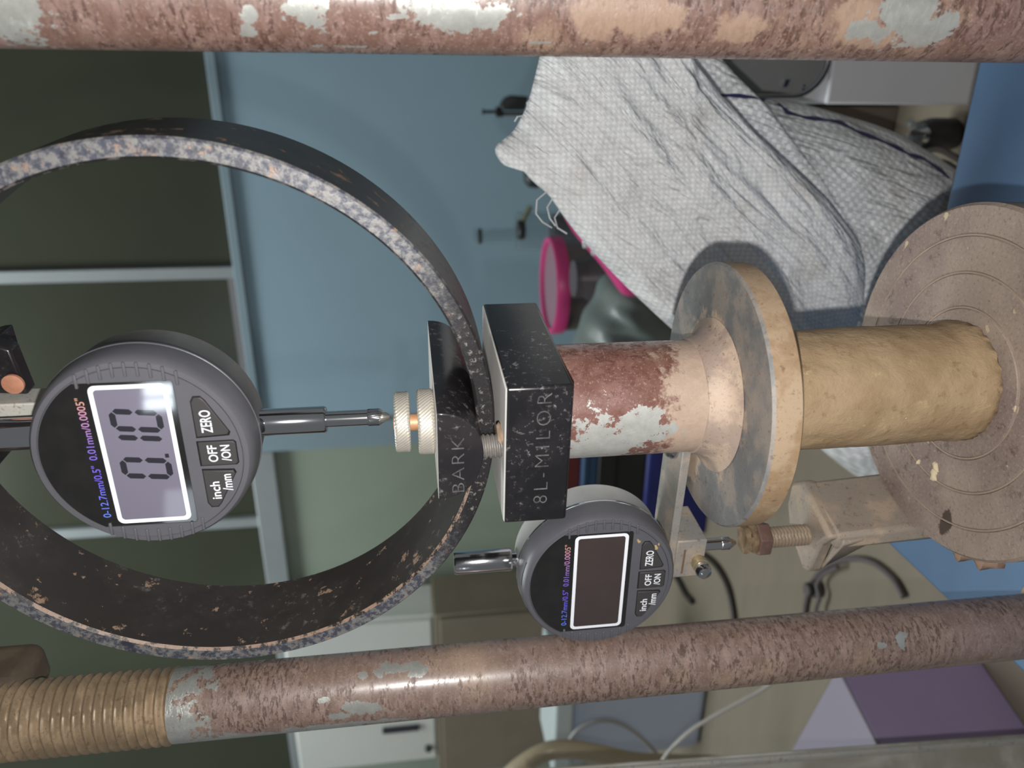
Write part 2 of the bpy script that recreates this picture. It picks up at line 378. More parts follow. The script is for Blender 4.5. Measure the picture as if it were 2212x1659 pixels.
# ================================================================== LOAD FRAME
# blue machine base; turned five degrees against the columns
BLUE = Frame(-22.3)
bz = -90.0
cl = BLUE.local(MACH.world((-168, 128, 0)))
M['blue'] = plain('blue_enamel', A(92, 122, 156, .8), .42, 0, var=.07, vscale=25, bump=.1, bscale=500)
bb = (cl[0] + 190, cl[1] - 130, TZ)
root = thing('machine_base', 'blue painted machine housing carrying the round platen and both columns', 'machine base', BLUE, bb)
MB().box(cl[0] + 8, cl[0] + 372, cl[1] - 252, cl[1] - 8, TZ, bz - 12).obj('housing', M['blue'], root, bb, bevel=4)
MB().box(cl[0], cl[0] + 380, cl[1] - 260, cl[1], bz - 12, bz).obj('top_plate', M['blue'], root, bb, bevel=2)

# columns
def spots(axis, lst):
    o = []
    for px, py, ru, rz in lst:
        v = ray(px, py); a_, b_ = v @ MACH.x, v @ MACH.y; c_ = MACH.local(CAM) / 1e3; ox, oy = c_[0] - axis[0] / 1e3, c_[1] - axis[1] / 1e3
        A_, B_, C_ = a_ * a_ + b_ * b_, ox * a_ + oy * b_, ox * ox + oy * oy - .01275 ** 2; D_ = B_ * B_ - A_ * C_
        t_ = (-B_ - math.sqrt(D_)) / A_ if D_ > 0 else -B_ / A_
        p = (CAM + v * t_); p = MACH.local(p); o.append(((p[0] - axis[0], p[1] - axis[1], p[2] - bz), (ru, ru, rz)))
    return o
CL, CR, DC = (-116.3, 0.0), (111.6, 0.0), 12.75
b = (CL[0], CL[1], bz)
root = thing('left_column', 'rust brown steel column with a threaded upper end, left of the proving ring', 'column', MACH, b)
t_loc = [((0, 0, 269 - bz), (20, 20, 15))] + spots(CL, [(860, 1442, 2.2, 7), (905, 1452, 2, 4), (818, 1452, 1.5, 2), (785, 1458, 1.3, 2), (800, 1535, 3, 4.5), (762, 1528, 2.4, 4), (735, 1545, 2, 4), (700, 1512, 1, 2), (1945, 1382, 3, 3), (1905, 1395, 1, 1.5), (520, 1592, 3.4, 26), (640, 1580, 2, 30), (760, 1564, 1.6, 24)])
ZT = 269.0
MB().lathe([(0, bz), (DC, bz), (DC, ZT), (0, ZT)], 64, c=(CL[0], CL[1], 0)).obj('shaft', rusty_paint('left_column_paint', t_loc, base=(152, 130, 120), dark=(78, 58, 48), flakes=.72), root, b)
M['thread_rust'] = dusty_steel('rusty_thread', (150, 130, 104), (176, 152, 122), .7, .42, .2)
MB().thread(DC + .6, 1.5, 3.3, ZT, 400, 64, (CL[0], CL[1], 0)).obj('threaded_end', M['thread_rust'], root, b, smooth=50)
q = hit(MACH, 78, 1452, y=14)
MB().box(q[0] - 12, q[0] + 5, 3, 26, q[2], q[2] + 40).obj('crosshead_lug', dusty_steel('dark_lug', (92, 80, 66), (118, 102, 84), .5, .6, .05), root, b, bevel=5, seg=4)
MB().lathe([(DC + .2, bz), (22, bz), (22, bz + 4), (19, bz + 9), (DC + .2, bz + 9)], 48, c=(CL[0], CL[1], 0)).obj('base_collar', M['thread_rust'], root, b)

b = (CR[0], CR[1], bz)
root = thing('right_column', 'rust brown steel column with bright bare patches, nearest to the lens on the right', 'column', MACH, b)
P2 = spots(CR, [(8, 30, 8, 9), (660, 10, 5, 4.5), (655, 38, 2, 2), (537, 30, 2, 2), (535, 62, 2, 1.6), (960, 8, 6, 8), (1010, 30, 4, 9), (1050, 38, 2, 3), (1960, 35, 6, 9), (2010, 60, 5, 7), (1880, 60, 2.5, 5), (850, 33, .8, 5), (860, 68, .7, 7), (1180, 88, .7, 10), (740, 95, .9, 6)])
T2 = spots(CR, [(1850, 40, 5, 7), (1880, 75, 4, 9), (1400, 40, 6, 9), (1600, 60, 4, 7), (1300, 30, 6, 8)])
MB().lathe([(0, bz), (DC + .6, bz), (DC + .6, 470), (0, 470)], 64, c=(CR[0], CR[1], 0)).obj('shaft', rusty_paint('right_column_paint', P2, T2, base=(136, 110, 102), dark=(70, 47, 40), dull=(.3, .5), tancol=(166, 140, 120), flakes=.71), root, b)
MB().lathe([(DC + .8, bz), (22, bz), (22, bz + 4), (19, bz + 9), (DC + .8, bz + 9)], 48, c=(CR[0], CR[1], 0)).obj('base_collar', M['thread_rust'], root, b)

# lower platen with its cast gauge arm
t = NT('dirty_platen'); f = t.noise(30, 5, .6); g = t.noise(240, 6, .75); h = t.noise(900, 4, .7)
c = t.mix(t.step(f, .35, .65), A(138, 121, 114, K), A(164, 148, 134, K))
c = t.mix(t.math('MULTIPLY', t.step(g, .50, .68), t.step(f, .62, .40)), c, A(96, 78, 72, K))
c = t.mix(t.math('MULTIPLY', t.step(h, .54, .68), .5), c, A(104, 88, 80, K))
c = t.mix(t.math('MULTIPLY', t.step(h, .44, .34), .5), c, A(188, 168, 148, K))
c = t.mix(t.step(t.noise(150, 3, .5), .70, .73), c, A(196, 178, 150, K))
c = t.mix(t.math('MULTIPLY', t.blob((-47, -14, 90), (6, 3, 6), g, .8, 4), .85), c, A(60, 48, 42, K))
t.set(color=c, rough=.62, spec=.3, metal=.05); t.bump(t.math('MULTIPLY_ADD', g, .6, t.math('MULTIPLY', h, .3)), .35, .0005); M['platen'] = t.mat
b = (0, 0, bz)
root = thing('lower_platen', 'round grey brown platen with turned rings under the soil core', 'platen', MACH, b)
prof = [(0, -22), (56, -22), (58.5, -20), (58.8, -1.6), (57.8, -.2)]
for r in (48.6, 36.6, 25.2): prof += [(r + .65, 0), (r + .25, -.55), (r - .25, -.55), (r - .65, 0)]
prof += [(0, 0)]
MB().lathe(prof, 120).obj('plate', M['platen'], root, b)
M['groove'] = plain('groove_dust', A(160, 143, 126, K), .8, var=.22, vscale=90)
for r in (48.6, 36.6, 25.2): MB().lathe([(r + .3, -.52), (r + .22, -.2), (r - .22, -.2), (r - .3, -.52)], 120).obj('dust_ring', M['groove'], root, b)
MB().lathe([(0, bz), (26, bz), (26, -22), (0, -22)], 48).obj('ram', M['chrome_worn'], root, b)
M['cast'] = dusty_steel('cast_arm', (156, 144, 130), (186, 166, 144), .8, .6, .05)
arm = MB()
arm.add([(-53, 27, -14), (-58, -1, -14), (-64, -3, -14), (-62, 29, -14), (-55, 26, 30), (-62.5, 1, 28), (-70, 2, 27), (-66, 31, 30)],
        [(3, 2, 1, 0), (4, 5, 6, 7), (0, 1, 5, 4), (1, 2, 6, 5), (2, 3, 7, 6), (3, 0, 4, 7)])
arm.obj('arm_web', M['cast'], root, b, bevel=1.6)
fl = MB(); fl.prism([(-54.5, 26), (-60, 33), (-70, 33), (-80, 27), (-88, 12), (-86, 9), (-70, 6), (-63, 1)], 24.5, 31)
fl.obj('arm_flange', M['cast'], root, b, bevel=1.6)
rib = MB(); rib.add([(-87.5, 11, 25.5), (-84, 8.5, 25.5), (-66, 0, 25.5), (-62, 3, 25.5), (-65, 4, 8), (-62, 1, 6), (-60, 4, 6)],
        [(0, 1, 2, 3), (0, 4, 5, 1), (1, 5, 2), (2, 5, 6, 3), (3, 6, 4, 0), (4, 6, 5)])
rib.obj('arm_gusset', M['cast'], root, b, bevel=.8)
for x, y in ((-56, -20), (-52, -29)): 
    MB().lathe([(0, -12), (2.4, -11), (3.1, -7), (2.3, -3), (0, -2)], 12, c=(x, y, 0), rf=lambda r, a, h: r * (1 + .25 * math.sin(3 * a + h))).obj('rust_scale', plain('rust_scale', A(150, 122, 102, K), .8, var=.15, vscale=300), root, b)

# adjusting bolt that the lower dial bears on
SX, SY = -72.6, 15.2
b = (SX, SY, 24.5)
root = thing('adjusting_bolt', 'rusty threaded bolt with lock nuts standing on the cast arm', 'bolt', MACH, b)
M['bolt'] = dusty_steel('dusty_bolt', (158, 140, 120), (182, 164, 140), .6, .5, .2)
M['nut'] = dusty_steel('rusty_nut', (116, 90, 82), (140, 112, 98), .5, .55, .2)
MB().thread(4.1, .55, 1.35, 24.5, 49, 36, (SX, SY, 0)).obj('threaded_shank', M['bolt'], root, b, smooth=50)
MB().lathe([(0, 47.3), (6.4, 47.3), (6.8, 47.9), (6.8, 52.0), (6.3, 52.6), (0, 52.6)], 6, c=(SX, SY, 0)).obj('lock_nut', M['nut'], root, b, bevel=.4)
MB().lathe([(0, 52.6), (5.2, 52.6), (5.6, 54), (4.0, 54.6), (5.4, 55.6), (5.0, 57.2), (0, 57.6)], 24, c=(SX, SY, 0), rf=lambda r, a, h: r * (1 + .10 * math.sin(5 * a + 3 * h) + .08 * math.sin(3 * a - h * 2))).obj('rusted_head', plain('rust_crust', A(134, 112, 86, K), .8, var=.45, vscale=260, bump=.4, bscale=600), root, b)

# soil core
t = NT('moist_clay'); f = t.noise(60, 5, .6); g = t.noise(260, 5, .65); s_ = t.noise(700, 3, .5); e = t.noise(150, 6, .7, .4, v=t.mapv((1, 1, .7)))
c = t.mix(t.step(f, .35, .65), A(158, 133, 102, K), A(174, 149, 118, K))
c = t.mix(t.math('MULTIPLY', t.step(g, .56, .7), .5), c, A(126, 100, 68, K))
c = t.mix(t.math('MULTIPLY', t.step(e, .60, .68), .7), c, A(192, 168, 126, K))
c = t.mix(t.step(s_, .715, .75), c, A(218, 205, 180, K))
t.set(color=c, rough=.62, spec=.3); t.bump(t.math('ADD', t.math('MULTIPLY', e, .6), t.math('ADD', t.math('MULTIPLY', g, .4), t.math('MULTIPLY', t.step(s_, .715, .75), .3))), .85, .0011); M['soil'] = t.mat
b = (0, 0, 0)
m = MB(); rows, n = 46, 96; vs = []; fs = []
for k in range(rows + 1):
    z = 76.8 * k / rows; q = k / rows
    for i in range(n):
        a = 2 * math.pi * i / n
        r = 19.25 + .25 * math.sin(q * math.pi) + .35 * mnoise.noise((3 * math.cos(a), 3 * math.sin(a), q * 5)) + .22 * mnoise.noise((9 * math.cos(a), 9 * math.sin(a), q * 20))
        if k == 0: r -= .9 + .9 * abs(mnoise.noise((6 * math.cos(a), 6 * math.sin(a), 9)))
        elif k < 5: r += .5 + .8 * mnoise.noise((8 * math.cos(a), 8 * math.sin(a), 4 + k * .5)) * (1 - k / 5)
        if k == 1: z0 = 1.1 + 1.3 * mnoise.noise((9 * math.cos(a), 9 * math.sin(a), 2))
        zz = z if k != 1 else max(.3, z0)
        lean = (1 - q) * .8
        vs.append((r * math.cos(a) + lean, r * math.sin(a), zz))
    if k:
        for i in range(n): fs.append(((k - 1) * n + i, (k - 1) * n + (i + 1) % n, k * n + (i + 1) % n, k * n + i))
fs += [tuple(range(n))[::-1], tuple(rows * n + i for i in range(n))]
m.add(vs, fs)
solo(m.obj('soil_core', M['soil'], None, b, smooth=60), MACH, b, 'moist yellowish brown clay cylinder standing between the two platens', 'soil sample')
b = (-22, -24, 0)
for i, (px, py, r) in enumerate(((2022, 1008, 1.5), (2018, 1026, 2.0), (1985, 1068 - 70, .9))):
    p = hit(MACH, px, py, z=0)
    o = MB().lathe([(0, 0), (r, 0), (r * .9, .5), (r * .4, .9), (0, 1.0)], 9, rf=lambda q, a, h, i=i: q * (1 + .35 * math.sin(2 * a + i) + .2 * math.sin(5 * a))).obj('soil_crumb', plain('dry_crumb', A(214, 196, 164, K), .8), None, (0, 0, 0))
    solo(o, MACH, (p[0], p[1], 0), ('larger pale dry crumb lying on the lower platen', 'largest elongated pale crumb on the lower platen, left of the core', 'tiny pale crumb on the platen close to the clay core')[i], 'crumb', 'pale crumbs on the platen')

# loading piston: rod, weld and upper disc
b = (0, 0, 77)
root = thing('loading_piston', 'steel loading rod with a thick round disc pressing on the clay core', 'piston', MACH, b)
M['rod'] = rusty_paint('rod_paint', [((-9, -15, 49), (13, 9, 13)), ((-15, -8, 57), (8, 12, 13)), ((-1, -17, 37), (6, 8, 9))], [((0, -10, 16), (34, 34, 17)), ((0, -10, 8), (40, 40, 16)), ((-6, -14, 22), (12, 10, 5))], base=(132, 94, 86), dark=(84, 48, 42), metal=(176, 238), tancol=(200, 178, 158), pits=.9, streak=(1, 1, 1), warp=.1)
MB().lathe([(0, 10), (17.75, 10), (17.75, 61), (0, 61)], 72).obj('rod', M['rod'], root, (0, 0, 0))
M['weld'] = dusty_steel('weld_collar', (172, 152, 138), (205, 182, 160), .85, .45, .1)
MB().lathe([(17.6, 17.6), (18.2, 17.2), (18.7, 15.4), (19.6, 13.0), (21.4, 11.0), (24.6, 9.6), (22, 9.2), (17.6, 9.2)], 72).obj('weld_collar', M['weld'], root, (0, 0, 0))
M['disc_top'] = dusty_steel('disc_top', (122, 123, 122), (192, 172, 152), .35, .45, .12, blobs=[((-29, 15, 9), (10, 17, 9)), ((-17, 19, 9), (13, 9, 9)), ((0, 0, 9), (27, 27, 14))])
M['disc_rim'] = dusty_steel('disc_rim', (158, 132, 102), (184, 162, 136), .75, .5, .05)
d = MB(); d.lathe([(0, .2), (40.8, .2), (41.6, .9), (41.8, 8.4)], 120, m=1); d.lathe([(41.8, 8.4), (41.1, 9.3), (0, 9.4)], 120, m=0)
d.obj('disc', [M['disc_top'], M['disc_rim']], root, (0, 0, 0))

# black connecting block between rod and ring
b = (-3.8, 7, 137)
root = thing('connecting_block', 'black rectangular steel block with stamped letters and a dusty top', 'block', MACH, b)
M['block'] = black_paint('block_paint', .85, .3, (25, 24, 26), True, .24, 1.6, .68)
MB().box(-26.2, 18.6, -25.2, 38, 137, 155.8).obj('block_body', M['block'], root, b, bevel=1.0, seg=3)
M['stamp'] = plain('dusty_stamp', A(88, 86, 86, K), .75, var=.7, vscale=420)
lettering('stamped_letters', '8L-MILOR', M['stamp'], root, -19.5, 16.6, 145.2, 4.0, -25.1, b, .25, -.02, spacing=1.35)
MB().thread(3.6, .5, 1.3, 155.8, 164, 32, (-3, -19, 0)).obj('stud', dusty_steel('stud_steel', (112, 110, 108), (150, 142, 134), .4, .4, .3), root, b, smooth=50)
MB().lathe([(0, 155.8), (3.9, 155.8), (4.3, 156.4), (3.6, 157.2), (0, 157.3)], 24, c=(-1.6, -17.4, 0), rf=lambda r, a, h: r * (1 + .12 * math.sin(4 * a + h))).obj('weld_bead', plain('rust_stain', A(164, 138, 116, K), .7, var=.2, vscale=300), root, b)

# ================================================================== PROVING RING
RO, TH, WD, RZ = 81.6, 5.2, 30.0, 239.0
b = (0, 0, RZ - RO)
root = thing('proving_ring', 'large black painted steel ring with worn speckled edges around the upper dial', 'proving ring', MACH, b)
M['ring_in'] = black_paint('ring_paint', .35, .9, (46, 42, 40), False, .36, .95, .605)
t = NT('ring_chamfer'); f = t.noise(260, 5, .7); lf = t.step(t.sep(t.coord())[0], .01, -.03)
t.set(color=t.mix(t.math('MULTIPLY', lf, t.step(f, .43, .54)), t.mix(t.step(f, .5, .62), A(34, 32, 32), A(112, 106, 102, K)), t.mix(f, A(132, 108, 92, K), A(168, 140, 120, K))), rough=.5); t.bump(f, .3, .0005); M['ring_chamfer'] = t.mat
M['ring_edge'] = worn_edge('ring_edge')
rg = MB(); n = 200; h = WD / 2
prof = [(RO - TH, -h + .9), (RO - TH + .7, -h), (RO - .6, -h), (RO, -h + .6), (RO, h - .6), (RO - .6, h), (RO - TH + .6, h), (RO - TH, h - .6)]
vs = []
for i in range(n):
    a = 2 * math.pi * i / n
    vs += [(r * math.cos(a), y, RZ + r * math.sin(a)) for r, y in prof]
q = len(prof)
for i in range(n):
    j = (i + 1) % n
    for k in range(q): rg.f.append((i * q + k, i * q + (k + 1) % q, j * q + (k + 1) % q, j * q + k)); rg.m.append(2 if k == 0 else 1 if k in (1, 2) else 0)
rg.v = vs
rg.obj('ring_band', [M['ring_in'], M['ring_edge'], M['ring_chamfer']], root, b)
M['boss'] = black_paint('boss_paint', .6, .2, (32, 30, 32), True, .25, 1.2, .69)
bo = MB(); zt = 174.5; half = 13.9; dep = 12.8
arc = [(-1.6 + half * math.cos(a), zt - dep * math.sin(a) ** .9) for a in np.linspace(0, math.pi, 28)]
bo.prism(arc, -26.0, 40.0, 'y'); bo.obj('lower_boss', M['boss'], root, b, bevel=.35)
lettering('stamped_letters', 'BARK', M['stamp'], root, -13.2, 4.4, 168.9, 3.4, -25.95, b, .2, -.02, spacing=1.15)
bo = MB(); zt2 = RZ + RO - TH - 9.5
arc = [(-1.6 + 17 * math.cos(a), zt2 + 12.8 * math.sin(a) ** .9) for a in np.linspace(0, math.pi, 28)]
bo.prism(arc, -24.0, 40.0, 'y'); bo.obj('upper_boss', M['boss'], root, b, bevel=.35)

# knurled anvil and its lock ring, screwed into the lower boss
def knurled(r, z0, z1, c, pitch=64, skew=.9):
    rows = 10; f = lambda rr, a, h: rr * (1 - .02 * (1 + math.cos(pitch * (a + skew * (h - z0) / r))))
    prof = [(0, z0), (r - .7, z0), (r, z0 + .6)] + [(r, z0 + .6 + (z1 - z0 - 1.2) * k / rows) for k in range(1, rows)] + [(r, z1 - .6), (r - .7, z1), (0, z1)]
    return MB().lathe(prof, 384, c=c, rf=lambda rr, a, h: f(rr, a, h) if rr > r - .1 else rr)
b = (-3.4, -2, 174.5)
root = thing('anvil_screw', 'knurled aluminium thumb screw and lock ring below the spindle tip', 'thumb screw', MACH, b)
knurled(10.0, 174.5, 179.4, (-3.6, -2, 0), 56).obj('lock_ring', M['knurl'], root, b, smooth=60)
MB().lathe([(0, 179.4), (2.6, 179.4), (2.6, 182), (0, 182)], 32, c=(-3.6, -2, 0)).obj('screw_shank', M['rust_brass'], root, b)
knurled(9.2, 181.6, 186.2, (-3.4, -2, 0), 52).obj('thumb_wheel', M['knurl'], root, b, smooth=60)
MB().lathe([(0, 186.2), (3.2, 186.2), (2.4, 186.6), (0, 186.7)], 24, c=(-3.2, -2, 0)).obj('anvil_face', M['rust_brass'], root, b)

# ================================================================== DIALS
SEG = {'a': ((-2.5, 5.4), (2.5, 5.4)), 'b': ((2.5, 5.4), (2.5, 0)), 'c': ((2.5, 0), (2.5, -6)), 'd': ((-2.5, -6), (2.5, -6)), 'e': ((-2.5, -6), (-2.5, 0)), 'f': ((-2.5, 0), (-2.5, 5.4))}
def arcpts(r, a0, a1, n=24): return [(r * math.cos(a), r * math.sin(a)) for a in np.linspace(a0, a1, n)]
def dial(label, P, deg, tilt, S, lcd, stem_y, spindle, cap):
    """dial coordinates: X right, Z up, -Y out of the face, origin at the middle of the rim plane"""
    root = thing('dial_indicator', label, 'dial indicator', WORLD, P, rot=math.radians(deg), tilt=math.radians(tilt))
    root.scale = (S, S, S); B = 9.3; yf = -B
    MB().lathe([(0, -13.2), (27.3, -13.2), (28.1, -12.2), (28.3, -1.2), (28.6, -.6), (28.9, 0), (0, 0)], 120, 'y').obj('back_case', M['dial_metal'] if cap else M['dial_black'], root)
    MB().lathe([(28.5, -.7), (29.15, -.3), (29.15, .5), (28.8, .7)], 140, 'y').obj('rim', M['chrome'] if cap else M['plastic'], root)
    # bezel: sloping skirt and flat face ring
    MB().lathe([(28.9, .1), (29.0, 1.4), (28.5, 6.2), (27.9, B - .9), (27.2, B - .1), (25.9, B), (25.7, B - .5), (0, B - .5)], 140, 'y').obj('bezel', M['plastic'], root)
    # face plate below and beside the window
    a1 = math.asin(13.4 / 25.6)
    face = arcpts(25.6, math.pi - a1, 2 * math.pi + a1, 70) + [(21.7, 13.6), (21.7, -10.4), (21.0, -11.0), (-21.0, -11.0), (-21.7, -10.4), (-21.7, 13.6)]
    MB().prism(face[::-1], yf + .6, yf - .02, 'y').obj('face_plate', M['plastic'], root)
    top = arcpts(25.5, a1 + .01, math.pi - a1 - .01, 40) + [(-21.6, 13.4), (-21.6, -10.4), (-21.0, -10.9), (21.0, -10.9), (21.6, -10.4), (21.6, 13.4)]
    wn = MB().prism(top[::-1], yf + .5, yf + .12, 'y').obj('window', M['glass_dark'], root)
    # screen: white printed border, panel, digits
    def rrect(x0, x1, z0, z1, r, n=6):
        o = []
        for cx, cz, a in ((x1 - r, z1 - r, 0), (x0 + r, z1 - r, 90), (x0 + r, z0 + r, 180), (x1 - r, z0 + r, 270)):
            o += [(cx + r * math.cos(math.radians(a + 90 * k / n)), cz + r * math.sin(math.radians(a + 90 * k / n))) for k in range(n + 1)]
        return o
    A_ = rrect(-20.9, 20.9, -9.4, 10.0, 1.8); B_ = rrect(-19.7, 19.7, -8.2, 8.8, 1.0); n = len(A_)
    bd = MB().add([(x, yf + .08, z) for x, z in A_] + [(x, yf + .08, z) for x, z in B_], [(i, (i + 1) % n, n + (i + 1) % n, n + i) for i in range(n)])
    bd.obj('screen_border', M['print_white'], root, recalc=False)
    sc_ = MB().prism(rrect(-19.7, 19.7, -8.2, 8.8, 1.0)[::-1], yf + .4, yf + .09, 'y').obj('screen', M['lcd_on'] if lcd else M['lcd_reflect_dark'], root)
    if lcd:
        def seg(mb, p, q, w=.8, sl=.10):
            p = np.array(p); q = np.array(q); d_ = (q - p) / np.linalg.norm(q - p); k = np.array([-d_[1], d_[0]]); p = p + d_ * .22; q = q - d_ * .22
            poly = [p, p + d_ * w + k * w, q - d_ * w + k * w, q, q - d_ * w - k * w, p + d_ * w - k * w]
            return [(x + sl * z, z) for x, z in poly]
        for cx, segs in ((-3.8, 'abcdef'), (2.9, 'bc'), (10.5, 'abcdef')):
            for s in segs:
                mb = MB(); mb.prism([(x + cx, z) for x, z in seg(mb, *SEG[s])][::-1], yf + .085, yf + .07, 'y'); mb.obj('screen_segment', M['lcd_ink'], sc_)
        MB().prism([(-.9, -6.6), (-.9, -5.6), (.3, -5.6), (.3, -6.6)][::-1], yf + .085, yf + .07, 'y').obj('decimal_point', M['lcd_ink'], sc_)
    lettering('range_print', '0-12.7mm/0.5"  0.01mm/0.0005"', M['print_blue'], root, -18.6, 17.6, 12.5, 2.1, yf + .11, depth=.03)
    # buttons with their words
    zb = [(5.0, -14.6), (15.2, -14.6), (16.6, -15.4), (16.6, -17.2), (15.4, -18.2), (6.4, -23.0), (5.4, -22.6)]
    for poly, words in ((zb, (('ZERO', 6.2, 12.9, -17.6, 2.9),)), ([(-3.8, -14.6), (3.4, -14.6), (3.4, -23.6), (2.8, -24.2), (-3.2, -24.2), (-3.8, -23.6)], (('OFF', -2.7, 2.4, -18.0, 2.5), ('/ON', -2.6, 2.3, -21.4, 2.5))),
                        ([(-x - .3, z) for x, z in zb][::-1], (('inch', -14.4, -8.9, -17.2, 2.6), ('/mm', -11.9, -6.7, -20.5, 2.7)))):
        big = [(x, z) for x, z in poly]; cx = sum(p[0] for p in big) / len(big); cz = sum(p[1] for p in big) / len(big)
        MB().prism([(cx + (x - cx) * 1.07, cz + (z - cz) * 1.07) for x, z in big], yf + .3, yf - .03, 'y').obj('button_well', M['glass_dark'], root)
        bt = MB().prism(big, yf + .3, yf - .42, 'y').obj('button', M['plastic_button'], root, bevel=.25)
        for w, x0, x1, zc, hh in words: lettering('button_word', w, M['print_white'], bt, x0, x1, zc, hh, yf - .42, depth=.03, bold=.012)
    gr = None
    for sx in (-1, 1):
        for i in range(9):
            zc = 12.2 - i * 3.05; xo = math.sqrt(27.4 ** 2 - zc ** 2)
            o = MB().box(-2.0, 2.0, -.4, .4, -.4, .4).obj('grip_rib', M['plastic'], root, bevel=.18, seg=1) if gr is None else gr.copy()
            if gr is None: gr = o
            else: COL.objects.link(o); o.parent = root
            o.location = (sx * (xo - 2.2) / 1e3, (yf - .05) / 1e3, zc / 1e3)
    # stem below, spindle and tip
    c = (0, stem_y, 0)
    MB().lathe([(0, -27), (4.0, -27), (4.0, -spindle[0]), (3.6, -spindle[0] - .6), (0, -spindle[0] - .6)], 40, c=c).obj('stem', M['chrome'], root)
    MB().lathe([(0, -spindle[0]), (2.4, -spindle[0]), (2.4, -spindle[1]), (0, -spindle[1])], 32, c=c).obj('spindle', M['chrome'], root)
    MB().lathe([(0, -spindle[1]), (2.3, -spindle[1]), (2.5, -spindle[1] - .4), (2.5, -spindle[1] - 3.4), (1.5, -spindle[1] - 5.0), (.7, -spindle[1] - 6.4), (0, -spindle[1] - 6.6)], 120, c=c, rf=lambda r, a, h: r * (1 - .03 * math.cos(24 * a + 3 * h))).obj('contact_tip', M['chrome_worn'], root)
    if cap: 
        MB().lathe([(0, 27), (2.6, 27), (2.6, 30.4), (0, 30.4)], 32, c=c).obj('upper_spindle', M['chrome'], root)
        MB().lathe([(0, 30), (4.0, 30), (4.3, 30.6), (4.3, 51), (3.9, 51.6), (0, 51.8)], 40, c=c).obj('dust_cap', M['chrome_worn'], root)
        p0 = (-20.2, 20.2)
        for a, b_ in ((70, 104), (112, 128)):
            mb = MB(); mb.add([(28.75 * math.cos(q) * k, y, 28.75 * math.sin(q) * k) for k, y in ((1.0, -1.6), (.985, -7.2)) for q in np.linspace(math.radians(a), math.radians(b_), 14)], [(i, i + 1, 15 + i, 14 + i) for i in range(13)])
            mb.obj('battery_cover', M['glass_dark'], root, recalc=True)
    else:
        MB().lathe([(0, 27), (4.6, 27), (4.6, 60), (0, 60)], 40, c=c).obj('upper_sleeve', M['chrome'], root)
    return root
dial('round digital dial hanging inside the ring, its screen showing 0.10', (-5.1, -9.0, 252.6), -24.3, 0.0, 1.0, True, 7.5, (46.0, 58.5), False)
dl = dial('round digital dial with a blank dark screen, clamped lower left of the black block', (-61.8, 39.1, 117.8), -24.6, 0, 28.4 / 29, False, 8.0, (36.0, 52.6), True)

for i, (x, z, r) in enumerate(((17.2, -13.0, .75), (14.2, -19.6, .85), (15.6, -20.4, .4))):
    MB().lathe([(0, 0), (r, 0), (r * .8, .5), (0, .8)], 9, 'y', c=(x, -9.3 - (.4 if i else 0), z), rf=lambda q, a, h, i=i: q * (1 + .3 * math.sin(2 * a + i) + .2 * math.sin(3 * a))).obj('clay_speck', plain('dry_clay', A(192, 168, 124, K), .85), dl)
# clamp that holds the upper dial
p = hit(MACH, 45, 878, y=10)
b = (p[0], 14, p[2] + 30)
root = thing('dial_clamp', 'pale square clamp bar with a black bolted lug above the upper dial', 'clamp', MACH, b)
q0 = hit(MACH, 92, 846, y=6); q1 = hit(MACH, 80, 902, y=6)
MB().box(q1[0] - 2.5, q0[0] - 3.6, 6, 16, q0[2] - .5, q0[2] + 46).obj('clamp_bar', M['galv_light'], root, b, bevel=.5)
g0 = hit(MACH, 64, 850, y=12); g1 = hit(MACH, 24, 752, y=12); g2 = hit(MACH, -40, 735, y=12); g3 = hit(MACH, -60, 846, y=12)
MB().prism([(g0[0], g0[2]), (g1[0], g1[2]), (g2[0], g2[2]), (g3[0], g3[2])], 11, 17, 'y').obj('lug', M['boss'], root, b, bevel=.8)
hb = hit(MACH, 30, 828, y=10)
MB().lathe([(0, 0), (3.0, 0), (3.0, .9), (2.2, 1.2), (0, 1.2)], 24, 'y', c=(hb[0], 10, hb[2])).obj('lug_bolt', plain('copper_rust', A(190, 132, 104, K), .6, var=.2, vscale=300), root, b)

# bracket from the rod to the lower dial
b = (-40, 12, 76)
root = thing('dial_bracket', 'flat steel strip and square clamp holding the lower dial beside the rod', 'bracket', MACH, b)
M['bracket'] = dusty_steel('bracket_steel', (160, 156, 150), (186, 168, 148), .7, .42, .2)
MB().box(-79, -12, 4.2, 22, 88.0, 91.0).obj('strip', M['bracket'], root, b, bevel=.35)
cb = MB(); cb.box(-79.5, -62.5, 4.6, 25.5, 76.5, 87.9); cb.obj('clamp_block', M['bracket'], root, b, bevel=.5)
MB().box(-77.5, -66.5, 4.45, 5.2, 84.2, 84.9).obj('slit', plain('slit_rust', A(120, 92, 72, K), .8), root, b)
MB().lathe([(0, 91), (5.4, 91), (5.4, 92.4), (4.6, 93.6), (2.4, 94.2), (0, 94.3)], 32, c=(-25.8, 13, 0)).obj('bolt_head', M['chrome_worn'], root, b)
M['brass'] = plain('dull_brass', A(186, 172, 138, 1.0), .3, .7)
sx, sz = -71.4, 79.3
MB().lathe([(0, -5), (2.2, -5), (2.2, 1.6), (3.0, 1.8), (3.0, 2.6), (2.3, 2.8), (3.0, 3.0), (3.0, 3.8), (2.3, 4.0), (0, 4.0)], 28, 'y', c=(sx, 4.6, sz)).obj('clamp_screw', M['brass'], root, b)
MB().lathe([(0, 3.8), (2.0, 3.8), (2.8, 4.8), (3.0, 6.4), (2.4, 8.0), (1.2, 8.8), (0, 8.9)], 28, 'y', c=(sx, 4.6, sz)).obj('screw_cap', M['chrome_worn'], root, b)

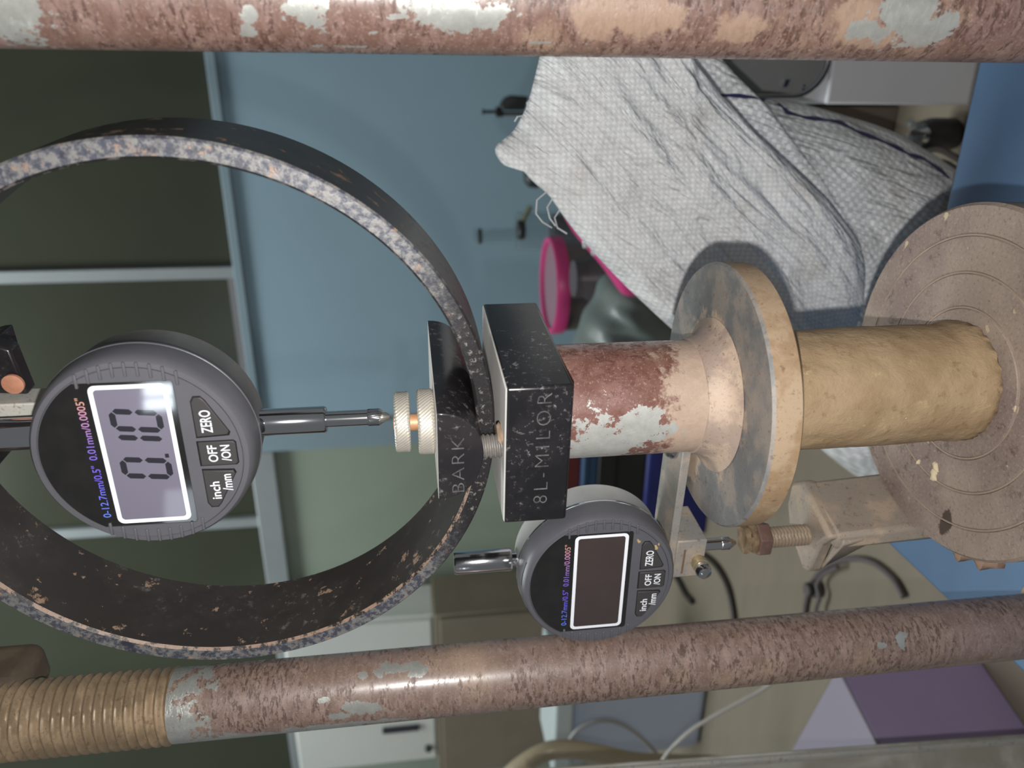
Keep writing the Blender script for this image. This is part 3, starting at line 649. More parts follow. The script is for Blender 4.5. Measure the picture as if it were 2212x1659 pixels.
# ================================================================== THINGS BEHIND
from mathutils.bvhtree import BVHTree
def resample(pts, n):
    p = np.array(pts, float); q = np.vstack([p, p[:1]]); d = np.r_[0, np.cumsum(np.linalg.norm(np.diff(q, axis=0), axis=1))]
    s = np.linspace(0, d[-1], n, endpoint=False); return np.stack([np.interp(s, d, q[:, k]) for k in (0, 1)], 1)
def pillow(outline, y0, front, back, n=150, rings=40, wr=None, centre=None, flat=.55, edge=0.0):
    """a filled cushion: outline (x, z) in mm, swelling towards -Y by `front` and away by `back`"""
    P = resample(outline, n); P = (P + np.roll(P, 1, 0) + np.roll(P, -1, 0)) / 3
    c = np.array(centre) if centre is not None else P.mean(0); m = MB(); vs, uv, rows = [], [], []
    for side, th in ((1, front), (-1, back)):
        for k in range(rings + 1):
            t_ = 1 - k / rings
            if side == -1 and k == 0: rows.append(rows[0]); continue
            row = []
            for i in range(n):
                p = c + (P[i] - c) * t_
                h = th * (1 - t_ ** 2.4) ** flat
                w = wr(p[0], p[1], t_) if wr else 0
                row.append(len(vs)); vs.append((p[0], (y0(p[0], p[1]) if callable(y0) else y0) - side * (h + w * min(1, (1 - t_) * 6 + edge)), p[1])); uv.append((p[0] / 1e3, p[1] / 1e3))
            rows.append(row)
    fs = []; R = rings + 1
    for s in (0, 1):
        for k in range(rings - 1):
            a, b_ = rows[s * R + k], rows[s * R + k + 1]
            for i in range(n):
                j = (i + 1) % n
                fs.append((a[i], a[j], b_[j], b_[i]) if s == 0 else (b_[i], b_[j], a[j], a[i]))
        fs.append(tuple(rows[s * R + rings - 1]) if s == 0 else tuple(rows[s * R + rings - 1][::-1]))
    m.add(vs, fs); m.uv = uv; return m
def bvh(mb): return BVHTree.FromPolygons([Vector(v) for v in mb.v], mb.f)
def on_surface(tree, fr, px, py, lift=.5):
    o = Vector(fr.local(CAM)); v = ray(px, py); d = Vector((v @ fr.x, v @ fr.y, v[2])).normalized()
    h_, nrm, _, _ = tree.ray_cast(o, d)
    return None if h_ is None else np.array(h_ - d * lift)
def pxs(pts, d, fr=ROOM): return [tuple(hit(fr, x, y, y=YC + d)[[0, 2]]) for x, y in pts]

def woven(name, rot, size=2.3, tone=1.0, stain=None, con=.5, crease=(0, 1, 1)):
    t = NT(name); v = t.mapv((1e3 / size,) * 3, (0, 0, 0), (0, 0, math.radians(rot)), t.coord('UV')); x, y, _ = t.sep(v)
    wob = t.math('MULTIPLY', t.math('SUBTRACT', t.noise(25, 3, v=t.coord('UV')), .5), 5.0)
    x = t.math('ADD', x, wob); y = t.math('ADD', y, t.math('MULTIPLY', wob, -.7))
    fx = t.math('ABSOLUTE', t.math('SUBTRACT', t.math('FRACT', x), .5)); fy = t.math('ABSOLUTE', t.math('SUBTRACT', t.math('FRACT', y), .5))
    chk = t.math('MODULO', t.math('ADD', t.math('FLOOR', x), t.math('FLOOR', y)), 2.0); chk = t.math('ABSOLUTE', chk)
    fm = t.math('MAXIMUM', fx, fy); gap = t.step(fm, .40, .5)
    big = t.noise(30, 5, .6, v=t.coord('UV')); fine = t.noise(500, 3, .5, v=t.coord('UV'))
    c = t.mix(chk, A((206 - 34 * con) * tone, (206 - 34 * con) * tone, (205 - 34 * con) * tone, 1.1), A(212 * tone, 212 * tone, 213 * tone, 1.1))
    c = t.mix(t.math('MULTIPLY', t.math('MULTIPLY', gap, con), t.step(t.noise(14, 3, v=t.coord('UV')), .35, .65)), c, A(120, 118, 112, 1.0))
    c = t.mix(t.math('MULTIPLY', t.step(big, .5, .72), .4), c, A(176, 168, 156, 1.0))
    if stain:
        m = None
        for (cx, cz, r) in stain:
            n = t.N.new('ShaderNodeVectorMath'); n.operation = 'DISTANCE'; t.L.new(t.coord('UV'), n.inputs[0]); n.inputs[1].default_value = (cx / 1e3, cz / 1e3, 0)
            q = t.math('MULTIPLY_ADD', t.math('SUBTRACT', t.noise(110, 4, v=t.coord('UV')), .5), r / 700, n.outputs['Value']); q = t.step(q, r / 1e3, r / 2e3)
            m = q if m is None else t.math('MAXIMUM', m, q)
        c = t.mix(t.math('MULTIPLY', m, .5), c, A(140, 112, 86, 1.0))
    t.set(color=c, rough=.42, spec=.4)
    cv = t.mapv((1, 1, 1), (0, 0, 0), (0, 0, math.radians(crease[0])), t.coord('UV')); cv = t.mapv((crease[1], crease[2], 1), v=cv)
    cr = t.math('ABSOLUTE', t.math('SUBTRACT', t.noise(1.0, 4, .55, .6, v=cv), .5)); cr = t.step(cr, 0, .13)
    cr2 = t.noise(2.6, 5, .65, .5, v=cv)
    b0 = t.bump(t.math('ADD', t.math('MULTIPLY', cr, .8), t.math('MULTIPLY', cr2, .9)), .5, .005)
    t.bump(t.math('ADD', t.math('MULTIPLY', chk, .35), t.math('ADD', t.math('MULTIPLY', gap, -.6), t.math('MULTIPLY', fine, .3))), .35, .0005, b0); return t.mat

# woven polypropylene sack: filled body, mouth folded over the front
def rid(x, z, ex, ez, la, lb, s=0.0):
    a = x * ex + z * ez; b_ = -x * ez + z * ex
    q = 1 - abs(mnoise.noise((a / la + s, b_ / lb, 3.1 + s))) * 2; return q
body_px = [(1440, 40), (1500, 120), (1545, 198), (1620, 206), (1700, 214), (1800, 242), (1900, 272), (1990, 325), (2060, 378), (2110, 440), (2130, 600), (2100, 800), (2010, 960), (1900, 1036), (1850, 1030), (1790, 985), (1700, 900), (1560, 700), (1400, 400), (1330, 100)]
flap_px = [(1165, 60), (1166, 118), (1153, 170), (1145, 205), (1130, 245), (1108, 285), (1064, 318), (1076, 345), (1090, 361), (1122, 360), (1150, 392), (1185, 420), (1217, 468), (1250, 510), (1300, 565), (1350, 617), (1400, 664), (1450, 710), (1530, 765), (1640, 800), (1740, 795), (1835, 745), (1862, 650), (1866, 575), (1852, 520), (1780, 428), (1700, 352), (1620, 280), (1550, 200), (1492, 126), (1470, 40), (1300, 10)]
def wr_body(x, z, t_): return 4.0 * rid(x, z, .30, -.95, 140, 26) + 1.6 * rid(x, z, .25, -.97, 60, 9, 2.) + 5 * mnoise.noise((x / 60, z / 60, 1.7))
def wr_flap(x, z, t_):
    s = 3.2 * rid(x, z, -.66, -.75, 150, 24) + 2.0 * rid(x, z, -.75, -.66, 70, 11, 4.) + .8 * rid(x, z, -.6, -.8, 30, 4, 9.) + .5 * mnoise.noise((x / 3, z / 3, 1.7))
    return s * 1.25
FD = 352.0
body = pillow(pxs(body_px, 460), YC + 460, 84, 70, wr=wr_body)
fl_pts = pxs(flap_px, FD)
tip = hit(ROOM, 1066, 318, y=YC + FD)
flap = pillow(fl_pts, YC + FD, 11, 12, n=240, rings=70, wr=wr_flap, flat=.45, edge=.25)
sb = (hit(ROOM, 1700, 520, y=YC + 470)[0], YC + 470, TZ)
sack = thing('woven_sack', 'white woven plastic sack with a blue stripe and its mouth folded over', 'sack', ROOM, sb)
st = hit(ROOM, 1880, 420, y=YC + 470); st2 = hit(ROOM, 1880, 520, y=YC + 470)
body.obj('sack_body', woven('woven_body', 8, 2.6, 1.1, [(st[0], st[2], 16), (st2[0], st2[2], 13)], .55, (-72, 14, 60)), sack, sb, smooth=80)
flap.obj('folded_mouth', woven('woven_mouth', 42, 1.7, 1.03, None, .26, (-50, 15, 70)), sack, sb, smooth=80)
tb, tf = bvh(body), bvh(flap)
line = [(1530, 199), (1553, 205), (1600, 207), (1650, 213), (1685, 226), (1702, 243), (1740, 254), (1780, 258), (1815, 264), (1850, 283), (1900, 302), (1940, 320), (1965, 334), (1995, 342), (2030, 366), (2050, 384)]
ls = np.array([(np.interp(k, range(len(line)), [q[0] for q in line]), np.interp(k, range(len(line)), [q[1] for q in line])) for k in np.linspace(0, len(line) - 1, 70)])
mb = MB(); vs = []
for i, (x, y) in enumerate(ls):
    d_ = ls[min(i + 1, 69)] - ls[max(i - 1, 0)]; d_ /= np.linalg.norm(d_); w_ = 3.6 + 1.2 * math.sin(i * .9)
    for s in (-1, 1):
        p = on_surface(tb, ROOM, x - d_[1] * w_ * s, y + d_[0] * w_ * s, .7)
        vs.append(p if p is not None else (vs[-2] if len(vs) > 1 else hit(ROOM, x, y, y=YC + 420)))
mb.add(vs, [(2 * i, 2 * i + 1, 2 * i + 3, 2 * i + 2) for i in range(69)])
mb.obj('stripe', plain('blue_stripe', A(52, 54, 104, K), .5, var=.25, vscale=120), sack, sb, smooth=80, recalc=False)['label'] = 'dark blue woven stripe'
M['fibre'] = plain('loose_fibre', A(205, 206, 208, K), .5)
for path in ([(1180, 415), (1160, 432), (1158, 462), (1172, 480), (1192, 492)], [(1196, 425), (1182, 448), (1188, 472), (1200, 488)], [(1210, 452), (1198, 470), (1204, 492), (1225, 505)], [(1130, 250), (1118, 252), (1112, 262)], [(1145, 214), (1138, 222), (1140, 232)]):
    MB().tube([hit(ROOM, x, y, y=YC + FD - 4 - 2 * (i % 2)) for i, (x, y) in enumerate(path)], .35, 6).obj('loose_thread', M['fibre'], sack, sb)

# white bag in the middle distance
wb = (hit(ROOM, 1360, 680, y=YC + 860)[0], YC + 860, TZ)
def wr_bag(x, z, t_): return 14 * rid(x, z, .3, .95, 120, 30) + 8 * mnoise.noise((x / 40, z / 40, 4))
bag = pillow(pxs([(1232, 760), (1246, 715), (1262, 668), (1285, 645), (1292, 605), (1312, 586), (1345, 590), (1400, 640), (1470, 690), (1560, 700), (1600, 760), (1580, 860), (1400, 900), (1280, 880), (1230, 820)], 860), YC + 860, 60, 50, n=90, rings=24, wr=wr_bag)
solo(bag.obj('plastic_bag', plain('thin_white_plastic', A(112, 122, 118, 1.2), .35, var=.12, vscale=18), None, wb, smooth=80), ROOM, wb, 'crumpled greenish white plastic bag in front of the pink lidded tub', 'bag')

# tub with a pink lid
p = hit(ROOM, 1186, 617, y=YC + 1120); R_ = 101 / 1620 * 1120 / .93
b = (p[0], p[1], TZ)
root = thing('lidded_tub', 'cloudy plastic tub with a bright pink rimmed lid, beyond the black block', 'tub', ROOM, b)
M['pink'] = plain('pink_plastic', A(196, 62, 122, 1.3), .35)
M['frost'] = plain('frosted_plastic', A(112, 104, 106, 1.0), .3, var=.12, vscale=12)
MB().lathe([(0, TZ), (R_ * .84, TZ), (R_ * .95, p[2] - 14), (R_ * .95, p[2] - 8), (0, p[2] - 8)], 72, c=(p[0], p[1], 0)).obj('tub_body', M['frost'], root, b)
MB().lathe([(R_ * .9, p[2] - 18), (R_, p[2] - 18), (R_ * 1.01, p[2] - 2), (R_ * .98, p[2] + 2), (R_ * .90, p[2] + 1), (R_ * .89, p[2] - 4), (R_ * .9, p[2] - 18)], 96, c=(p[0], p[1], 0)).obj('lid_rim', M['pink'], root, b)
MB().lathe([(0, p[2] - 8), (R_ * .9, p[2] - 8), (R_ * .9, p[2] - 4), (0, p[2] - 3)], 72, c=(p[0], p[1], 0)).obj('lid_panel', plain('pale_lid', A(150, 116, 128, 1.1), .35), root, b)
# pink packet peeping out behind the sack
pb = (hit(ROOM, 1300, 520, y=YC + 760)[0], YC + 760, TZ)
pk = pillow(pxs([(1212, 458), (1260, 420), (1340, 420), (1420, 520), (1420, 640), (1345, 640), (1300, 575), (1240, 505)], 760), YC + 760, 18, 14, n=60, rings=12)
root = thing('pink_packet', 'pink plastic packet with white marks half hidden behind the sack', 'packet', ROOM, pb)
pk.obj('wrapper', M['pink'], root, pb, smooth=80); tp = bvh(pk)
for x, y in ((1265, 524), (1284, 540)):
    q = on_surface(tp, ROOM, x, y, 1.0)
    if q is not None: MB().lathe([(0, 0), (4.5, 0), (3.5, .8), (0, 1)], 9, 'y', c=tuple(q), rf=lambda r, a, h: r * (1 + .4 * math.cos(2 * a))).obj('white_mark', M['print_white'], root, pb)
rb = (hit(ROOM, 1300, 600, y=YC + 980)[0], YC + 980, TZ)
z1 = hit(ROOM, 1238, 600, y=YC + 980)[2]; xa = hit(ROOM, 1300, 655, y=YC + 980)[0]; xb = hit(ROOM, 1300, 545, y=YC + 980)[0]
root = thing('red_jar', 'dull red and grey jar standing behind the crumpled white bag', 'jar', ROOM, rb)
rr_ = (xb - xa) / 2
MB().lathe([(0, TZ), (rr_ * .9, TZ), (rr_, TZ + 8), (rr_, z1 - 30), (rr_ * .7, z1 - 14), (rr_ * .7, z1), (0, z1)], 48, c=((xa + xb) / 2, YC + 980, 0)).obj('jar_body', plain('jar_side', A(86, 78, 80, 1.0), .35, var=.2, vscale=14), root, rb)
MB().lathe([(rr_ * 1.005, TZ + 60), (rr_ * 1.03, TZ + 60), (rr_ * 1.03, z1 - 70), (rr_ * 1.005, z1 - 70)], 48, c=((xa + xb) / 2, YC + 980, 0)).obj('jar_label', plain('red_label', A(120, 48, 60, 1.0), .5), root, rb)

# glassware near the partition
M['dark_metal'] = plain('dark_fitting', A(52, 54, 54, 1.0), .45, var=.1)
t = NT('clear_glassware'); t.set(color=A(214, 222, 224, 1.2), rough=.08, trans=.9, ior=1.06, spec=.5); M['glassware'] = t.mat
D_ = 1320
def gx(y, x=1120): return hit(ROOM, x, y, y=YC + D_)[0]
def gz(x, y=500): return hit(ROOM, x, y, y=YC + D_)[2]
b = (gx(508), YC + D_, TZ)
root = thing('glass_burette', 'clear glass burette with a dark stop collar and lever against the blue wall', 'glassware', ROOM, b)
r1 = abs(gx(494) - gx(524)) / 2; r2 = abs(gx(462) - gx(542)) / 2; xm, xw = gx(509), gx(500)
MB().lathe([(0, gz(1115)), (r1, gz(1115)), (r1, gz(1023)), (r1 * .85, gz(1023)), (r1 * .85, gz(1113)), (0, gz(1113))], 36, c=(xm, YC + D_, 0)).obj('glass_tube', M['glassware'], root, b)
MB().lathe([(0, TZ), (r2, TZ), (r2, gz(1118)), (r2 * .9, gz(1116)), (r2 * .9, TZ + 5), (0, TZ + 5)], 48, c=(xw, YC + D_, 0)).obj('glass_cylinder', M['glassware'], root, b)
MB().lathe([(0, gz(1126)), (r1 * 1.25, gz(1126)), (r1 * 1.35, gz(1122)), (r1 * 1.35, gz(1114)), (r1 * 1.2, gz(1111)), (0, gz(1111))], 36, c=(gx(488), YC + D_ - r2 - 4, 0)).obj('stop_collar', M['dark_metal'], root, b)
MB().tube([(gx(475), YC + D_ - r2 - 4, gz(1120)), (gx(455), YC + D_ - r2 - 6, gz(1128)), (gx(438), YC + D_ - r2 - 6, gz(1138))], 4.5).obj('lever', plain('olive_plastic', A(112, 116, 92, 1.1), .4), root, b)
MB().lathe([(r1, gz(1040)), (r1 * 1.08, gz(1040)), (r1 * 1.08, gz(1033)), (r1, gz(1033))], 36, c=(xm, YC + D_, 0)).obj('tube_band', M['dark_metal'], root, b)
MB().lathe([(0, TZ + 8), (r2 * .88, TZ + 8), (r2 * .88, gz(1195)), (r2 * .5, gz(1190)), (0, gz(1190))], 36, c=(xw, YC + D_, 0)).obj('dark_filling', M['dark_metal'], root, b)
b = (gx(232), YC + D_, TZ)
root = thing('brass_tap', 'dark metal tap with a thin spout rising above the top right of the sack', 'tap', ROOM, b)
xt = gx(242); u_ = abs(gx(232) - gx(252)) / 20
MB().lathe([(0, gz(1072)), (u_ * 3.5, gz(1072)), (u_ * 3.5, gz(1048)), (u_ * 5.5, gz(1047)), (u_ * 5.5, gz(1043)), (0, gz(1043))], 24, c=(xt, YC + D_, 0)).obj('spout', M['dark_metal'], root, b)
MB().lathe([(0, gz(1084)), (u_ * 11, gz(1084)), (u_ * 11, gz(1071)), (0, gz(1071))], 28, c=(xt, YC + D_, 0)).obj('collar', plain('black_collar', A(30, 28, 28), .4), root, b)
MB().lathe([(0, TZ), (u_ * 5, TZ), (u_ * 5, gz(1084)), (0, gz(1084))], 24, c=(gx(246), YC + D_, 0)).obj('standpipe', plain('grey_pipe', A(110, 116, 118, 1.1), .35, .3), root, b)
MB().prism([(gx(238), gz(1128)), (gx(238), gz(1082)), (gx(228), gz(1078)), (gx(212), gz(1088)), (gx(206), gz(1100)), (gx(208), gz(1135))], YC + D_ - 14, YC + D_ + 14, 'y').obj('valve_body', M['dark_metal'], root, b, bevel=3)
b = (gx(382, 1160), YC + D_, TZ)
root = thing('dark_knob_stand', 'dark rounded knob just showing beside the left edge of the sack mouth', 'knob', ROOM, b)
kr = abs(gx(355) - gx(408)) / 2; kz = gz(1152, 382); kx = gx(381)
MB().lathe([(0, kz - kr * .8), (kr * .7, kz - kr * .8), (kr, kz - kr * .3), (kr * .9, kz + kr * .4), (kr * .5, kz + kr * .75), (0, kz + kr * .8)], 36, c=(kx, YC + D_, 0)).obj('knob', M['dark_metal'], root, b)
MB().lathe([(0, TZ), (9, TZ), (9, kz - kr * .7), (0, kz - kr * .7)], 20, c=(kx, YC + D_, 0)).obj('stand_rod', M['dark_metal'], root, b)

# stack of boxes seen between the rod and the lower dial
SD = 980
xa = hit(ROOM, 1350, 1175, y=YC + SD)[0]; xb = hit(ROOM, 1350, 905, y=YC + SD)[0]
def sz_(x): return hit(ROOM, x, 1030, y=YC + SD)[2]
lv = [TZ, sz_(1396), sz_(1294), sz_(1261), sz_(1205)]
for i, (nm_, lab, cat, c, ins) in enumerate((('blue_crate', 'navy blue plastic crate at the bottom of the stack behind the rod', 'crate', A(38, 46, 122, 1.1), 0), ('black_case', 'black case on the navy crate, seen between rod and lower dial', 'case', A(36, 36, 36, 1.0), 6),
                                       ('blue_box', 'thin steel blue box lying on the black case', 'box', A(58, 88, 122, 1.1), 10), ('red_box', 'dark red box on top of the stack behind the black block', 'box', A(118, 46, 42, 1.1), 22))):
    b = ((xa + xb) / 2, YC + SD + 70, lv[i])
    x0, x1 = xa + ins, xb - ins; z0, z1 = lv[i], lv[i + 1] - .3
    if i == 0:
        root = thing(nm_, lab, cat, ROOM, b); m1 = plain('navy_plastic', c, .45, var=.1, vscale=14)
        MB().box(x0 + 5, x1 - 5, YC + SD + 5, YC + SD + 150, z0, z1 - 28).obj('crate_wall', m1, root, b, bevel=3); MB().box(x0, x1, YC + SD, YC + SD + 155, z1 - 28, z1).obj('crate_rim', m1, root, b, bevel=5)
    else:
        root = thing(nm_, lab, cat, ROOM, b); m1 = plain(nm_ + '_side', c, .5, var=.12, vscale=18)
        sp = .62
        MB().box(x0, x1, YC + SD + ins, YC + SD + 150 - ins, z0, z0 + (z1 - z0) * sp).obj('box_base', m1, root, b, bevel=2); MB().box(x0 - 1.5, x1 + 1.5, YC + SD + ins - 1.5, YC + SD + 151.5 - ins, z0 + (z1 - z0) * sp + .4, z1).obj('box_lid', m1, root, b, bevel=2)

# left background: white cupboard on a brown cabinet
WD_ = 1440
def lx(y, x=800): return hit(ROOM, x, y, y=YC + WD_)[0]
def lz(x, y=1450): return hit(ROOM, x, y, y=YC + WD_)[2]
z_top, z_mid = lz(640, 1600), lz(940, 1450); xr = lx(1331, 850); xl = xr - 460
b = ((xl + xr) / 2, YC + WD_ + 55, z_mid)
root = thing('white_cupboard', 'small white metal cupboard with a dark slot handle, left background', 'cupboard', ROOM, b)
M['white_metal'] = plain('white_enamel', A(214, 216, 210, 1.2), .4, var=.03, vscale=6)
MB().box(xl, xr, YC + WD_, YC + WD_ + 110, z_mid, z_top).obj('carcass', M['white_metal'], root, b, bevel=3)
dr = MB().box(xl + 8, xr - 10, YC + WD_ - 10, YC + WD_ - .5, z_mid + 6, z_top - 6).obj('door', M['white_metal'], root, b, bevel=2)
h0, h1 = hit(ROOM, 827, 1576, y=YC + WD_), hit(ROOM, 905, 1556, y=YC + WD_)
MB().box(h0[0], h1[0], YC + WD_ - 16, YC + WD_ - 10, h1[2], h0[2]).obj('handle', plain('dark_handle', A(60, 58, 66, 1.0), .4), dr, b, bevel=2)
h0 = hit(ROOM, 925, 1607, y=YC + WD_)
MB().lathe([(0, 0), (9, 0), (9, 8), (6, 12), (0, 12)], 20, 'y', c=(h0[0], YC + WD_ - 10, h0[2])).obj('knob', M['dark_metal'], dr, b)
b = ((xl + xr) / 2, YC + WD_ + 50, TZ)
root = thing('brown_cabinet', 'plain brown wooden cabinet carrying the white cupboard', 'cabinet', ROOM, b)
M['brown_wood'] = plain('brown_laminate', A(140, 130, 114, 1.0), .5, var=.08, vscale=9)
MB().box(xl - 30, xr + 8, YC + WD_ - 20, YC + WD_ + 130, TZ, z_mid - .5).obj('carcass', M['brown_wood'], root, b, bevel=3)
xm = (xl + xr) / 2
for x0, x1 in ((xl - 24, xm - 3), (xm + 3, xr + 2)): MB().box(x0, x1, YC + WD_ - 34, YC + WD_ - 20.5, TZ + 14, z_mid - 14).obj('door', M['brown_wood'], root, b, bevel=2)

# pale blue container with a white lid, left of the left column
BD = 900
p0, p1 = hit(ROOM, 1240, 1500, y=YC + BD), hit(ROOM, 1556, 1500, y=YC + BD)
x1 = hit(ROOM, 1400, 1445, y=YC + BD)[0]; x0 = hit(ROOM, 1400, 1640, y=YC + BD)[0]; zt_ = p0[2]; zl = hit(ROOM, 1196, 1540, y=YC + BD)[2]
b = ((x0 + x1) / 2, YC + BD + 50, TZ)
root = thing('storage_box', 'pale blue storage box with a white lid, low in the left background', 'storage box', ROOM, b)
MB().prism([(x0, zt_), (x0 + 14, TZ), (x1 - 14, TZ), (x1, zt_)], YC + BD, YC + BD + 110, 'y').obj('box_body', plain('pale_blue_plastic', A(172, 182, 200, 1.25), .35, var=.05, vscale=9), root, b, bevel=12, seg=4)
MB().box(x0 - 6, x1 + 6, YC + BD - 6, YC + BD + 116, zt_ + .5, zl).obj('box_lid', plain('milky_lid', A(190, 200, 200, 1.15), .35), root, b, bevel=5)

# purple box, standing at an angle on the bench
A1 = hit(WORLD, 2112, 1418, z=TZ) ; B1 = hit(WORLD, 2230, 1590, z=TZ)
ang = math.degrees(math.atan2(A1[1] - B1[1], A1[0] - B1[0])); PF = Frame(ang)
a_, b1 = PF.local(A1 / 1e3), PF.local(B1 / 1e3)
ht = hit(PF, 1812, 1455, y=a_[1])[2]
b = ((a_[0] + b1[0]) / 2, a_[1] + 60, TZ)
root = thing('purple_box', 'purple cardboard box with a lilac top behind the left column', 'box', PF, b)
Mp = plain('purple_card', A(150, 134, 168, 1.3), .6, var=.06, vscale=8)
MB().box(b1[0] - 8, a_[0], a_[1], a_[1] + 250, TZ, ht - 3).obj('box_body', Mp, root, b, bevel=1.5)
MB().box(b1[0] - 9, a_[0] + 1, a_[1] - 1, a_[1] + 251, ht - 2.9, ht).obj('box_lid', plain('lilac_card', A(150, 143, 157, 1.0), .6), root, b, bevel=1)

# steel cabinet edge at the far left
p = [hit(ROOM, x, y, y=YC + 300) for x, y in ((1150, 1668), (2212, 1592), (2700, 1550), (2700, 1800), (1380, 1860))]
b = (p[2][0] - 40, YC + 308, TZ)
zz = max(TZ, p[2][2])
root = thing('steel_upright', 'grey scuffed steel sheet upright at the lower left corner', 'steel upright', ROOM, b)
t = NT('scuffed_steel'); f = t.noise(14, 4, .6, 1.0); t.set(color=t.mix(t.step(f, .42, .7), A(158, 152, 138, 1.2), A(196, 194, 186, 1.2)), rough=.5, metal=.1); 
k = (p[1][0] - p[0][0]) / (p[1][2] - p[0][2]); xb_ = p[0][0] + k * (TZ - p[0][2])
MB().prism([(p[0][0], p[0][2]), (xb_, TZ), (xb_ - 120, TZ), (p[0][0] - 120, p[0][2])], YC + 300, YC + 303, 'y').obj('sheet', t.mat, root, b, bevel=2)
MB().prism([(p[0][0] + .5, p[0][2] + 4), (xb_ + 1.5, TZ), (xb_ - 3, TZ), (p[0][0] - 4, p[0][2] + 4)], YC + 297, YC + 300, 'y').obj('folded_edge', M['galv_light'], root, b, bevel=1)

# hoses and cables
def cable(name, lab, cat, pts, r, mat, d=None, z=None, group=None, closed=None):
    P = []
    for i, q in enumerate(pts):
        P.append(hit(ROOM, q[0], q[1], y=YC + d) if d is not None else hit(ROOM, q[0], q[1], z=(z + (q[2] if len(q) > 2 else 0))))
    P = np.array(P); k = np.arange(len(P)); n = (len(P) - 1) * 8 + 1; out = []
    for s in np.linspace(0, len(P) - 1, n):                       # Catmull-Rom
        i = min(int(s), len(P) - 2); f_ = s - i; a, b_, c_, e_ = P[max(i - 1, 0)], P[i], P[i + 1], P[min(i + 2, len(P) - 1)]
        out.append(.5 * (2 * b_ + (c_ - a) * f_ + (2 * a - 5 * b_ + 4 * c_ - e_) * f_ ** 2 + (3 * b_ - a - 3 * c_ + e_) * f_ ** 3))
    base = tuple(out[0]); return solo(MB().tube(out, r, 12).obj(name, mat, None, base, smooth=80), ROOM, base, lab, cat, group)
M['black_rubber'] = plain('black_rubber', A(64, 58, 54, 1.0), .45)
M['grey_rubber'] = plain('violet_grey_rubber', A(108, 98, 98, 1.0), .5)
cable('rubber_hose', 'dark rubber hose arching on the bench just below the lower dial clamp', 'hose', [(1450, 1180), (1500, 1190), (1540, 1215), (1568, 1258), (1582, 1310), (1586, 1360), (1580, 1420)], 4.2, M['black_rubber'], z=TZ + 5)
cable('rubber_hose', 'short dark hose end lying left of the arching hose', 'hose', [(1440, 1215), (1466, 1255), (1482, 1285), (1496, 1300)], 5.0, M['black_rubber'], z=TZ + 5)
cable('rubber_hose', 'violet grey hose looped on the bench by the blue machine base', 'hose', [(1952, 1290), (1930, 1252), (1890, 1218), (1850, 1207), (1805, 1214), (1770, 1236), (1748, 1275), (1738, 1325), (1745, 1370)], 3.0, M['grey_rubber'], z=TZ + 4.3)
cable('rubber_hose', 'second violet grey hose crossing inside the loop beside the cast arm', 'hose', [(1810, 1225), (1780, 1240), (1765, 1262), (1770, 1290), (1762, 1320), (1765, 1370)], 2.4, M['grey_rubber'], z=TZ + 12)
p = hit(ROOM, 1772, 1272, z=TZ)
root = thing('hose_coupling', 'small dark coupling on the looped hose behind the left column', 'coupling', ROOM, (p[0], p[1], TZ))
MB().lathe([(0, TZ), (9, TZ), (10, TZ + 3), (10, TZ + 10), (7, TZ + 12), (7, TZ + 18), (0, TZ + 19)], 20, c=(p[0], p[1], 0)).obj('coupling_body', M['grey_rubber'], root, (p[0], p[1], TZ))
MB().lathe([(7.2, TZ + 12), (8.4, TZ + 13), (8.4, TZ + 16), (7.2, TZ + 17)], 20, c=(p[0], p[1], 0)).obj('ring', M['dark_metal'], root, (p[0], p[1], TZ))
cable('white_cable', 'thin pale cable hanging diagonally in front of the blue storage box', 'cable', [(1420, 1660), (1446, 1622), (1490, 1580), (1545, 1545), (1600, 1515), (1660, 1480), (1720, 1420)], 1.9, plain('pale_cable', A(196, 190, 182, 1.1), .35), d=520)
cable('grey_tube', 'faint grey tube arching over the side of the pale blue box', 'tube', [(1230, 1600), (1250, 1575), (1290, 1558), (1330, 1560), (1370, 1582), (1415, 1625), (1440, 1670)], 3.0, plain('grey_tube_rubber', A(150, 150, 150, 1.1), .4), d=700)
t = NT('tan_tubing'); f = t.noise(24, 3); t.set(color=t.mix(f, A(160, 147, 120, 1.15), A(184, 170, 142, 1.15)), rough=.3, spec=.4)
cable('tan_tubing', 'thick tan rubber tubing bending along the lower left edge', 'tubing', [(1060, 1730), (1105, 1672), (1165, 1630), (1220, 1618), (1290, 1628), (1370, 1645), (1460, 1650), (1560, 1655), (1650, 1690)], 9.5, t.mat, d=560)

# grey appliance behind the sack at the right
AD = 585
def ax(y, x=1900): return hit(ROOM, x, y, y=YC + AD)[0]
def az(x, y=180): return hit(ROOM, x, y, y=YC + AD)[2]
xl = ax(226); xr = xl + 260; zs = az(1792); ztp = az(1390)
b = ((xl + xr) / 2, YC + AD + 100, TZ)
root = thing('grey_appliance', 'light grey bench appliance with a dark rounded window, behind the sack on the right', 'appliance', ROOM, b)
M['grey_enamel'] = plain('grey_enamel', A(206, 206, 210, 1.1), .4, var=.03, vscale=8)
M['grey_dark'] = plain('smoked_window', A(138, 138, 138, 1.0), .2, var=.12, vscale=10)
MB().box(xl, xr, YC + AD + 6, YC + AD + 220, TZ, ztp).obj('casing', M['grey_enamel'], root, b, bevel=4)
MB().box(xl, xr, YC + AD, YC + AD + 5.8, TZ + 2, zs).obj('lower_panel', M['grey_enamel'], root, b, bevel=2)
w0, w1, wz0, wz1 = ax(204, 1650), xr - 14, az(1779), ztp - 14
